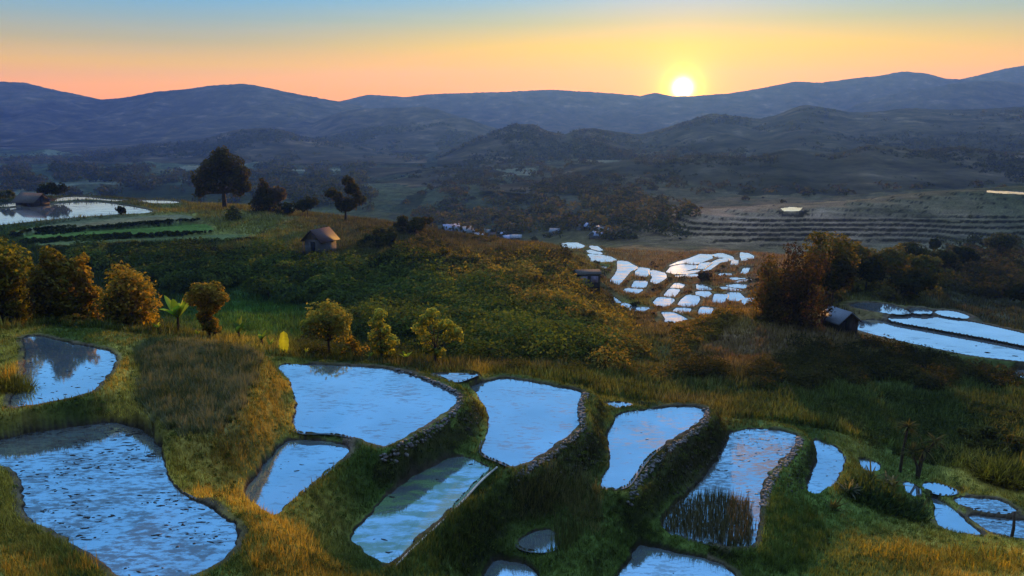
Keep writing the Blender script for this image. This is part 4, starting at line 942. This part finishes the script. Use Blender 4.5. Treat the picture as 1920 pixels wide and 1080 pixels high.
def tall_grass(label, poly, n, h, c0, c1, seed, clump=14):
    rg = np.random.default_rng(seed); p = np.array(poly, float)
    px = rg.uniform(p[:, 0].min(), p[:, 0].max(), n); py = rg.uniform(p[:, 1].min(), p[:, 1].max(), n)
    k = poly_sd(p, px, py) < 0; B = hit(px[k], py[k], 12); B = B[~np.isnan(B[:, 0])]
    i, nd, ni, idd = pond_at(B[:, 0], B[:, 1]); B = B[(i < 0) & (nd > .25)]
    hh = np.repeat(h*rg.uniform(.5, 1.3, len(B)), clump); t = np.repeat(rg.random(len(B)), clump)
    Q = np.repeat(B, clump, 0); Q = Q + np.c_[rg.normal(0, .11, (len(Q), 2)), np.zeros(len(Q))]; Q[:, 2] = height(Q[:, 0], Q[:, 1])-.03
    t = np.clip(t+rg.normal(0, .15, len(Q)), 0, 1)[:, None]
    v, f, cc = blades(Q, hh*rg.uniform(.5, 1.1, len(Q)), rg.uniform(.008, .018, len(Q)), rg, np.array(c0)*(1-t)+np.array(c1)*t, .8)
    tag(mesh_obj('tall_grass', v, f, M_GRASS, None, cc), label, 'tall grass', kind='stuff')
tall_grass('tall hanging grass on the bank below the clear blue paddy', [(960,900),(1060,880),(1130,925),(1120,1010),(1060,960),(980,985)], 420, .55, (.05,.05,.02), (.22,.19,.08), 21)
tall_grass('dark tufts on the bank outside the weedy narrow paddy', [(930,885),(960,960),(900,1040),(800,1080),(740,1080),(840,980)], 420, .4, (.03,.045,.012), (.12,.14,.03), 22)
tall_grass('green tufts on the bank right of the speckled paddy', [(1440,930),(1520,950),(1560,1000),(1500,1080),(1430,1060)], 420, .4, (.04,.06,.015), (.13,.17,.035), 23)
tall_grass('golden tufts on the ridge between the muddy and wedge shaped paddies', [(250,770),(300,800),(340,880),(440,930),(520,1000),(600,1080),(480,1080),(440,960),(330,930),(290,830)], 700, .38, (.14,.10,.02), (.50,.34,.06), 24)
tall_grass('golden tufts on the bank in front of the muddy paddy', [(0,900),(40,960),(130,1030),(200,1080),(0,1080)], 420, .35, (.10,.085,.02), (.42,.28,.05), 25)
tall_grass('golden green tufts on the edge of the stubble terrace', [(440,660),(490,665),(545,740),(500,830),(430,880),(380,850),(450,790),(482,720)], 420, .32, (.08,.08,.02), (.38,.26,.05), 26)
tall_grass('olive tufts on the bank round the crescent paddy', [(1560,815),(1600,850),(1610,900),(1560,940),(1580,880),(1590,850)], 160, .3, (.10,.10,.02), (.36,.28,.05), 27)
# dark clods and floating weed on the water
def clods():
    rg = np.random.default_rng(12); V, Fc, n0 = [], [], 0
    for key, n, s in (('G', 1900, .055), ('H', 350, .05), ('D', 900, .05), ('A', 45, .04), ('A2', 40, .05), ('B', 40, .04), ('C', 40, .04), ('E', 40, .05), ('U1', 30, .14), ('T2', 25, .1), ('T3', 30, .1), ('R3', 40, .06), ('S', 40, .06)):
        pd = [p for p in PONDS if p['key'] == key][0]; P = pd['P']; c = 0
        while c < n:
            x = rg.uniform(P[:, 0].min(), P[:, 0].max()); y = rg.uniform(P[:, 1].min(), P[:, 1].max())
            c += 1
            if poly_sd(P, np.array([x]), np.array([y]))[0] > -.12 or vnoise(x*.7, y*.9, 33) < .36+.3*rg.random(): continue
            aa = rg.uniform(-.5, .5); v = stone_verts(rg)*np.array([rg.uniform(.5, 2.8), rg.uniform(.35, .9), .35])*s*rg.uniform(.3, 1.3); v = np.c_[v[:, 0]*cos(aa)-v[:, 1]*sin(aa), v[:, 0]*sin(aa)+v[:, 1]*cos(aa), v[:, 2]]+[x, y, pd['z']]
            V.append(v); Fc.append(ICO+n0); n0 += 12
    o = mesh_obj('mud_clods', np.vstack(V), np.vstack(Fc), M_MUD)
    tag(o, 'dark mud clods and rotting stalks poking out of the paddy water', 'mud clods', kind='stuff')
M_MUD = plain_material('wet_mud', (.012, .010, .009), (.04, .032, .026), 8, .6)
clods()

def scrub(label, poly, n, rad, per, lsz, c0, c1, seed, ymin=44, flat=.8, mind=.7, soft=60):
    rg = np.random.default_rng(seed); p = np.array(poly, float)
    px = rg.uniform(p[:, 0].min(), p[:, 0].max(), n*3); py = rg.uniform(p[:, 1].min(), p[:, 1].max(), n*3)
    k = poly_sd(p, px, py) < (vnoise(px*.03, py*.06, seed)-.62)*soft; px, py = px[k][:n], py[k][:n]
    B = hit(px, py, ymin); B = B[~np.isnan(B[:, 0])]
    i, nd, ni, idd = pond_at(B[:, 0], B[:, 1]); B = B[(i < 0) & (nd > mind)] if mind > 0 else B
    s = rad*rg.uniform(.5, 1.5, len(B))*(B[:, 1]/90.0)**.5
    bl = np.c_[B[:, 0], B[:, 1], B[:, 2]+s*.35, s]
    m = len(bl)*per; bi = np.repeat(np.arange(len(bl)), per)
    d = rg.normal(0, 1, (m, 3)); d /= np.linalg.norm(d, axis=1)[:, None]; d[:, 2] = np.abs(d[:, 2])*1.0-.1
    c = bl[bi, :3]+d*(bl[bi, 3]*rg.uniform(.7, 1.1, m))[:, None]*np.array([1, 1, flat])
    sz = lsz*(bl[bi, 1]/90.0)**.8*rg.uniform(.6, 1.4, m)
    v, f = leaf_quads(c, d*.7+[0, 0, .5], sz, rg)
    tone = np.clip(rg.normal(.45, .25, len(bl))+fbm(bl[:, 0]*.09, bl[:, 1]*.09, seed+3)*1.2, 0, 1)[bi]
    t = np.clip(tone*.7+rg.random(m)*.5-.1, 0, 1)[:, None]
    col = np.array(c0)*(1-t)+np.array(c1)*t
    tag(mesh_obj('scrub', v, f, M_LEAF, None, np.repeat(col, 4, 0)), label, 'scrub', kind='stuff')
scrub('broad leaved weeds and moss clumps on the banks of the nearest terraces', [(0,620),(300,640),(800,690),(1150,730),(1420,770),(1620,850),(1920,930),(1920,1080),(0,1080)], 4600, .22, 46, .055, (.020,.030,.009), (.15,.18,.038), 130, 13, .7, .16, 3)
scrub('brown weeds on the bunds of the distant paddy bowl', [(1060,470),(1200,490),(1330,480),(1420,500),(1430,590),(1260,620),(1120,600),(1090,520)], 420, .34, 34, .12, (.02,.014,.007), (.09,.06,.022), 131, 95, .6, .9, 3)
for gi, (glabel, ggroup, pl, cnt, ca, cb) in enumerate([('yellow green rounded shrub among the dark scrub below the hut', 'shrubs in the dark scrub below the hut', [(300,500),(700,500),(850,560),(1000,610),(1060,660),(800,640),(640,590),(350,540)], 30, (.025,.035,.010), (.16,.18,.04)), ('golden brown rounded shrub along the crest of the spur', 'shrubs along the crest of the spur', [(760,480),(900,510),(1050,545),(1130,620),(1150,670),(1080,610),(980,560),(860,515)], 26, (.04,.034,.010), (.30,.22,.045))]):
    rg = np.random.default_rng(300+gi); p = np.array(pl, float); protos = []
    while cnt > 0:
        qx, qy = rg.uniform(p[:, 0].min(), p[:, 0].max()), rg.uniform(p[:, 1].min(), p[:, 1].max())
        if poly_sd(p, np.array([qx]), np.array([qy]))[0] > 0: continue
        b = ground_at(qx, qy, 50)
        if np.isnan(b[0]): continue
        cnt -= 1
        if len(protos) < 3:
            bl = [(rg.normal(0, .38), rg.normal(0, .38), rg.uniform(.35, 1.05), rg.uniform(.28, .5)) for _ in range(9)]
            o = tree('shrub', glabel, 'shrub', b, 1.7, bl, 900, .15, ca, cb, .06, ggroup, 310+gi*5+len(protos)); protos.append(o)
        else:
            src = protos[cnt % 3]; o = src.copy(); COL.objects.link(o); o.location = [float(v) for v in b]; o.rotation_euler.z = rg.uniform(0, 2*pi)
            k = rg.uniform(.6, 1.3); o.scale = (k, k, k*rg.uniform(.8, 1.1))
            for ch in src.children:
                c = ch.copy(); COL.objects.link(c); c.parent = o
scrub('dense dark scrub on the slope below the hut', [(130,478),(530,486),(560,520),(690,520),(730,488),(860,530),(1000,575),(1090,610),(1150,690),(900,684),(760,650),(640,600),(560,560),(330,545),(160,510)], 1050, 1.75, 170, .2, (.010,.015,.006), (.105,.14,.032), 101)
for kk, (ln, lb) in enumerate([([(20,436),(100,431),(200,424),(300,419),(372,412),(378,417),(300,426),(200,432),(100,439),(20,443)],'dark leaf strip added as the shaded face of the topmost field step under the silver paddy'),([(40,451),(200,442),(300,438),(395,433),(402,438),(300,445),(200,449),(40,459)],'dark leaf strip added as the shaded face of the middle field step'),([(60,466),(200,459),(330,455),(478,447),(482,453),(330,464),(200,469),(60,476)],'dark leaf strip added as the shaded face of the lowest field step above the scrub')]):
    scrub(lb, ln, 460, .23, 40, .12, (.012,.018,.007), (.05,.065,.018), 120+kk, 100, .8, 0, 5)  # dark leaves added where the backlit step faces lie in shade
scrub('dark bushes right behind the rims of the middle paddies', [(560,640),(760,648),(950,655),(1120,690),(1130,716),(1000,694),(850,684),(700,672),(560,666)], 420, .75, 120, .11, (.014,.019,.007), (.085,.085,.024), 132, 45.5)
scrub('golden brown scrub along the crest of the spur', [(740,478),(820,474),(900,495),(1060,490),(1120,560),(1190,670),(1150,700),(1080,660),(1000,610),(880,550)], 640, 1.5, 150, .19, (.03,.025,.009), (.34,.25,.05), 102)
scrub('low brush on the spur between the hut and the distant paddy bowl', [(690,430),(760,440),(900,462),(1060,468),(1090,500),(1000,530),(860,500),(700,480),(670,470)], 420, .7, 60, .16, (.025,.024,.009), (.12,.09,.03), 103)
scrub('dark thicket on the mound under the bamboo', [(1270,690),(1400,700),(1480,660),(1600,650),(1750,675),(1920,705),(1920,735),(1700,725),(1500,730),(1300,715)], 520, 1.0, 110, .14, (.014,.016,.007), (.075,.06,.02), 104)
scrub('golden brush on the edge of the mound facing the paddy bowl', [(1270,640),(1300,600),(1340,580),(1430,565),(1440,600),(1340,625),(1290,680)], 300, .7, 80, .14, (.05,.04,.01), (.27,.16,.03), 105)
scrub('weedy bushes in the ravine between the two spurs', [(1130,620),(1200,640),(1240,690),(1300,720),(1150,715),(1100,690)], 260, .6, 70, .12, (.03,.03,.01), (.13,.10,.03), 106)
scrub('rough bushes on the slope behind the lower paddies', [(1500,740),(1700,745),(1920,760),(1920,860),(1780,890),(1640,840),(1520,790)], 500, .5, 70, .11, (.02,.028,.01), (.09,.10,.03), 107, 43)
scrub('brush between the trees beyond the long paddies', [(1430,520),(1600,500),(1760,490),(1800,560),(1740,575),(1600,560),(1480,590)], 420, 1.2, 60, .2, (.02,.02,.008), (.12,.095,.03), 108, 84)
scrub('wooded slopes and hedges around the far villages', [(720,400),(850,380),(1100,360),(1300,370),(1290,440),(1150,450),(1000,450),(820,440)], 480, 1.6, 30, .3, (.018,.018,.012), (.085,.07,.04), 109, 180)
scrub('far hedges and woods across the valley floor', [(0,310),(700,310),(700,400),(560,395),(350,370),(0,365)], 1000, 1.7, 24, .3, (.012,.016,.012), (.05,.055,.035), 110, 260, .7)
scrub('far hedges and woods on the brown hills', [(760,300),(1000,250),(1300,240),(1920,240),(1920,350),(1400,370),(1000,380),(780,390)], 1100, 1.5, 24, .28, (.014,.013,.009), (.06,.045,.028), 111, 400, .7)
scrub('thickets on the dark slope beyond the long paddies', [(1760,470),(1920,450),(1920,590),(1840,590),(1770,550)], 320, 1.0, 50, .2, (.014,.014,.008), (.06,.05,.025), 112, 110)

def woodland(label, key, n, rad, per, lsz, c0, c1, seed, tmax=66):
    rg = np.random.default_rng(seed); X, Y, Z = [v for k, v in RIDGES.items() if key in k][0]
    i = rg.integers(3, tmax, n*3); j = rg.integers(2, X.shape[1]-2, n*3)
    k = fbm(X[i, j]*.012, Y[i, j]*.006, seed, 4)+.07*rg.normal(size=len(i)) > .06; i, j = i[k][:n], j[k][:n]
    f = rg.random(len(i)); P = np.stack([A[i, j]*f+A[i, j+1]*(1-f) for A in (X, Y, Z)], 1)
    s = rad*rg.uniform(.5, 1.5, len(P)); m = len(P)*per; bi = np.repeat(np.arange(len(P)), per)
    d = rg.normal(0, 1, (m, 3)); d /= np.linalg.norm(d, axis=1)[:, None]; d[:, 2] = np.abs(d[:, 2])
    c = P[bi]+d*(s[bi]*rg.uniform(.6, 1.1, m))[:, None]*np.array([1.3, 1.3, .9])
    v, q = leaf_quads(c, d+[0, 0, .4], lsz*rg.uniform(.6, 1.4, m), rg)
    t = np.clip(rg.normal(.4, .3, len(P))[bi]+rg.normal(0, .15, m), 0, 1)[:, None]
    tag(mesh_obj('woodland', v, q, M_LEAF, None, np.repeat(np.array(c0)*(1-t)+np.array(c1)*t, 4, 0)), label, 'woodland', kind='stuff')
woodland('hedges and copses on the broad brown hills below the sun', 'broad brown', 3000, 3.8, 20, 1.4, (.007,.007,.005), (.06,.045,.026), 201)
woodland('hedges and trees on the nearer brown foothill', 'nearer dark brown', 1300, 2.6, 24, .95, (.010,.010,.007), (.055,.045,.026), 204)
woodland('trees on the dark knoll behind the village', 'nearer dark knoll', 500, 2.6, 24, .95, (.010,.011,.008), (.05,.045,.026), 205)
woodland('trees along the low wooded foothill', 'low wooded', 900, 5.0, 20, 1.9, (.010,.013,.010), (.04,.045,.03), 202)
woodland('trees on the second blue spur', 'second blue', 500, 5.5, 16, 2.4, (.010,.013,.010), (.04,.045,.03), 203)

# ------------------------------------------------------------------ houses
def house(name, label, cat, b, rz, L, W, hw, hr, mw, mr, over=.35, group=None, posts=False, windows=1):
    root = empty(name, b, rz); tag(root, label, cat, group)
    mb = MB(); mb.box((0, 0, hw/2-.15), (L, W, hw+.3))
    mb.prism([(-W/2, 0), (W/2, 0), (0, hr)], (0, 1, 0), (0, 0, 1), (L, 0, 0), (-L/2, 0, hw)); mb.build('wall', mw, root)
    rf = MB(); k = hr/(W/2); t = .09
    for s in (-1, 1):
        e = W/2+over
        rf.prism([(0, hr+.02), (s*e, hr-k*e+.02), (s*e, hr-k*e+.02+t), (0, hr+.02+t*1.15)], (0, 1, 0), (0, 0, 1), (L+2*over, 0, 0), (-L/2-over, 0, hw))
    rf.build('roof', mr, root)
    d = MB(); d.box((L/2+.02, 0, .95), (.06, .85, 1.9)); d.build('door', M_DARKPANE, root)
    for j in range(windows):
        w = MB(); xx = (j-(windows-1)/2)*L/(windows+.3)
        w.box((xx, -W/2-.02, hw*.58), (.8, .06, .7)); w.build('window', M_DARKPANE, root)
    if posts:
        for sx in (-1, 1):
            pm = MB(); pm.box((sx*(L/2-.1), -W/2-over*.9, hw*.42), (.12, .12, hw*.95)); pm.build('post', mw, root)
    return root
b = ground_at(602, 474)
house('hut', 'wooden field hut with a rusty gable roof on the spur', 'hut', b, radians(-118), 3.4, 3.2, 2.2, 1.4, M_WOODW, M_ROOFR, .45, posts=True, windows=2)
b = ground_at(62, 385)
house('farmhouse', 'dark old farmhouse with a grey thatched roof between the silver paddies', 'house', b, radians(-20), 5.6, 4.0, 1.1, 1.5, M_WOODD, M_ROOFT, .6, windows=2)
b = ground_at(1100, 547)
sh = house('shed', 'dark square shed with a faded panel beside the distant paddies', 'shed', b, radians(8), 3.6, 2.8, 3.0, .4, M_WOODD, M_ROOFT, .2, windows=0)
for k in (-1, 1):
    pm = MB(); pm.box((k*.85, -1.44, 2.2), (1.15, .08, 1.0)); pm.build('panel', M_TIN, sh)
x, y, z = pt(1574, 602, 79); b = np.array([float(x), float(y), float(height(x, y))])
house('house', 'small house with a grey sheet roof at the edge of the bamboo', 'house', b, radians(-70), 2.6, 2.4, 1.4, .9, M_WOODD, M_ROOFG, .3, windows=1)
VILL = [(846,444,'first'),(868,447,''),(886,441,''),(900,447,''),(912,440,''),(925,447,''),(950,452,''),(958,428,''),(941,444,''),(968,450,''),(1040,440,''),(1092,432,''),(1106,430,''),(1118,436,''),(1125,447,''),(1112,446,''),(1131,438,'')]
roofs = [M_ROOFB, M_ROOFG, M_ROOFB, M_PLASTER, M_ROOFG, M_ROOFR]
rn = {0: 'pale blue roofed', 1: 'grey roofed', 2: 'pale blue roofed', 3: 'white roofed', 4: 'grey roofed', 5: 'rust roofed'}
rgv = np.random.default_rng(44)
for k, (px, py, _) in enumerate(VILL):
    b = ground_at(px, py, 180)
    if np.isnan(b[0]): continue
    if b[1] > 420: continue
    where = 'of the village behind the spur' if px < 1000 else 'of the hamlet above the distant paddy bowl'
    house('house', 'tiny %s house %s' % (rn[k % 6], where), 'house', b, rgv.uniform(0, pi), rgv.uniform(2.6, 3.8), rgv.uniform(2.2, 2.9), 1.3, rgv.uniform(.8, 1.1), M_PLASTER, roofs[k % 6], .5, group='%s houses %s' % (rn[k % 6], where), windows=1)
# leaning post in the lower paddy
x, y, z = at_level(1896, 1008, -19.4)
root = MB(); root.tube([[x, y, -19.8], [x+.05, y, -18.9], [x+.02, y+.05, -18.1]], [.09, .07, .05], 7)
tag(root.build('wooden_post', M_BARK, None, True), 'dark leaning wooden post standing in the corner of a lower paddy', 'post')

# ------------------------------------------------------------------ haze, sky, sun, camera
HZ = .000155
me = MB(); me.box((0, 1760, 45), (6800, 3640, 264))
m, n, out = nt('valley_air')
v = n.nodes.new('ShaderNodeVolumePrincipled'); v.inputs['Color'].default_value = (.10, .27, 1.0, 1)
v.inputs['Density'].default_value = HZ; v.inputs['Anisotropy'].default_value = .45
n.links.new(v.outputs[0], out.inputs['Volume'])
tag(me.build('haze', m), 'thin blue evening haze filling the valley', 'haze', kind='stuff')

w = bpy.data.worlds.new('World'); scene.world = w; w.use_nodes = True
n = w.node_tree; n.nodes.clear()
wo = n.nodes.new('ShaderNodeOutputWorld'); bg = n.nodes.new('ShaderNodeBackground')
sky = n.nodes.new('ShaderNodeTexSky'); sky.sky_type = 'NISHITA'; sky.sun_disc = False
sky.sun_elevation = SUN_EL; sky.sun_rotation = SUN_AZ; sky.altitude = 800; sky.dust_density = 2.0
tc = n.nodes.new('ShaderNodeTexCoord'); sx = n.nodes.new('ShaderNodeSeparateXYZ'); n.links.new(tc.outputs['Generated'], sx.inputs[0])
z = sx.outputs[2]
def lin(r, g, b):
    f = lambda c: (c/255/12.92) if c/255 <= .04045 else ((c/255+.055)/1.055)**2.4
    return (f(r), f(g), f(b))
# sin(elevation): horizon glow up to blue; unseen overhead stops brightened as fill light
zz = mathn(n, 'MULTIPLY', z, 1.0)
r_sun = ramp(n, zz, [(0.0, (2.1,.46,.0)), (.03, (2.05,.55,.0)), (.052, (1.65,.62,.0)), (.078, (1.2,.68,.015)), (.105, lin(205,200,140)), (.135, lin(140,192,216)), (.22, lin(112,176,226)), (.36, lin(88,158,218)), (.5, lin(90,155,215)), (.72, (.8, 1.4, 2.4)), (1.0, (1.05, 1.8, 3.0))])
r_off = ramp(n, zz, [(0.0, (1.8,.50,.0)), (.03, (1.7,.58,.0)), (.055, (1.2,.62,.03)), (.08, lin(208,190,130)), (.105, lin(160,184,180)), (.13, lin(112,180,216)), (.2, lin(108,174,224)), (.36, lin(86,156,216)), (.5, lin(90,155,215)), (.72, (.8, 1.4, 2.4)), (1.0, (1.05, 1.8, 3.0))])
sd = (sin(SUN_AZ)*cos(radians(1.74)), cos(SUN_AZ)*cos(radians(1.74)), sin(radians(1.74)))
dt = n.nodes.new('ShaderNodeVectorMath'); dt.operation = 'DOT_PRODUCT'; dt.inputs[1].default_value = sd
n.links.new(tc.outputs['Generated'], dt.inputs[0]); dotv = dt.outputs['Value']
ang = mathn(n, 'ARCCOSINE', mathn(n, 'MINIMUM', dotv, .9999999))
mr = n.nodes.new('ShaderNodeMapRange'); mr.inputs[1].default_value = 0.12; mr.inputs[2].default_value = .62; mr.inputs[3].default_value = 1; mr.inputs[4].default_value = 0
mr.interpolation_type = 'SMOOTHSTEP'; n.links.new(ang, mr.inputs[0])
base = mixc(n, mr.outputs[0], r_off.outputs[0], r_sun.outputs[0])
# thin high streaks of cloud
mp = n.nodes.new('ShaderNodeMapping'); mp.inputs['Scale'].default_value = (1.5, 1.5, 26); n.links.new(tc.outputs['Generated'], mp.inputs[0])
cn = noise(n, 2.2, 5, .55, mp.outputs[0]); cr = ramp(n, cn.outputs[0], [(.55, (0, 0, 0)), (.8, (.10, .10, .10))])
base = mixc(n, cr.outputs[0], base, lin(215, 215, 205))
base = mixc(n, 1.0, base, (.56, .56, .56), 'MULTIPLY')
ny = mixc(n, 1.0, sky.outputs[0], (.003, .003, .003), 'MULTIPLY')
tot = mixc(n, 1.0, base, ny, 'ADD')
def lobe(width, colr):
    e = mathn(n, 'POWER', 2.718, mathn(n, 'MULTIPLY', mathn(n, 'POWER', mathn(n, 'DIVIDE', ang, width), 2.0), -1.0))
    return mixc(n, 1.0, e, colr, 'MULTIPLY')
for wd, cc in ((.0085, (9, 7.5, 4)), (.017, (2.6, 1.5, .0)), (.04, (.6, .22, .0)), (.13, (.15, .04, .0))):
    tot = mixc(n, 1.0, tot, lobe(wd, cc), 'ADD')
mb_ = n.nodes.new('ShaderNodeMapRange'); mb_.inputs[1].default_value = -.5; mb_.inputs[2].default_value = .35; mb_.inputs[3].default_value = .28; mb_.inputs[4].default_value = 1
n.links.new(sx.outputs[1], mb_.inputs[0])
tot = mixc(n, 1.0, tot, mb_.outputs[0], 'MULTIPLY')
n.links.new(tot, bg.inputs[0]); bg.inputs[1].default_value = 1.0
n.links.new(bg.outputs[0], wo.inputs[0])

sl = bpy.data.lights.new('sun', 'SUN'); sl.energy = 5.0; sl.angle = radians(.6); sl.color = (1.0, .50, .09)
so = bpy.data.objects.new('sun', sl); COL.objects.link(so)
from mathutils import Vector
dvec = Vector((sin(SUN_AZ)*cos(SUN_EL), cos(SUN_AZ)*cos(SUN_EL), sin(SUN_EL)))
so.rotation_euler = dvec.to_track_quat('Z', 'Y').to_euler(); so.location = (60, 100, 60)

cam = bpy.data.cameras.new('camera'); cam.sensor_width = 36; cam.lens = 36*F/1920; cam.clip_end = 20000; cam.clip_start = .1
co = bpy.data.objects.new('camera', cam); COL.objects.link(co); co.rotation_euler = (radians(90)-PITCH, 0, 0)
scene.camera = co
scene.view_settings.view_transform = 'Standard'; scene.view_settings.look = 'None'; scene.view_settings.exposure = .86; scene.view_settings.gamma = 1
cy = scene.cycles; cy.max_bounces = 5; cy.diffuse_bounces = 2; cy.glossy_bounces = 3; cy.transmission_bounces = 2; cy.volume_bounces = 0; cy.transparent_max_bounces = 4
cy.use_denoising = True; cy.sample_clamp_indirect = 4
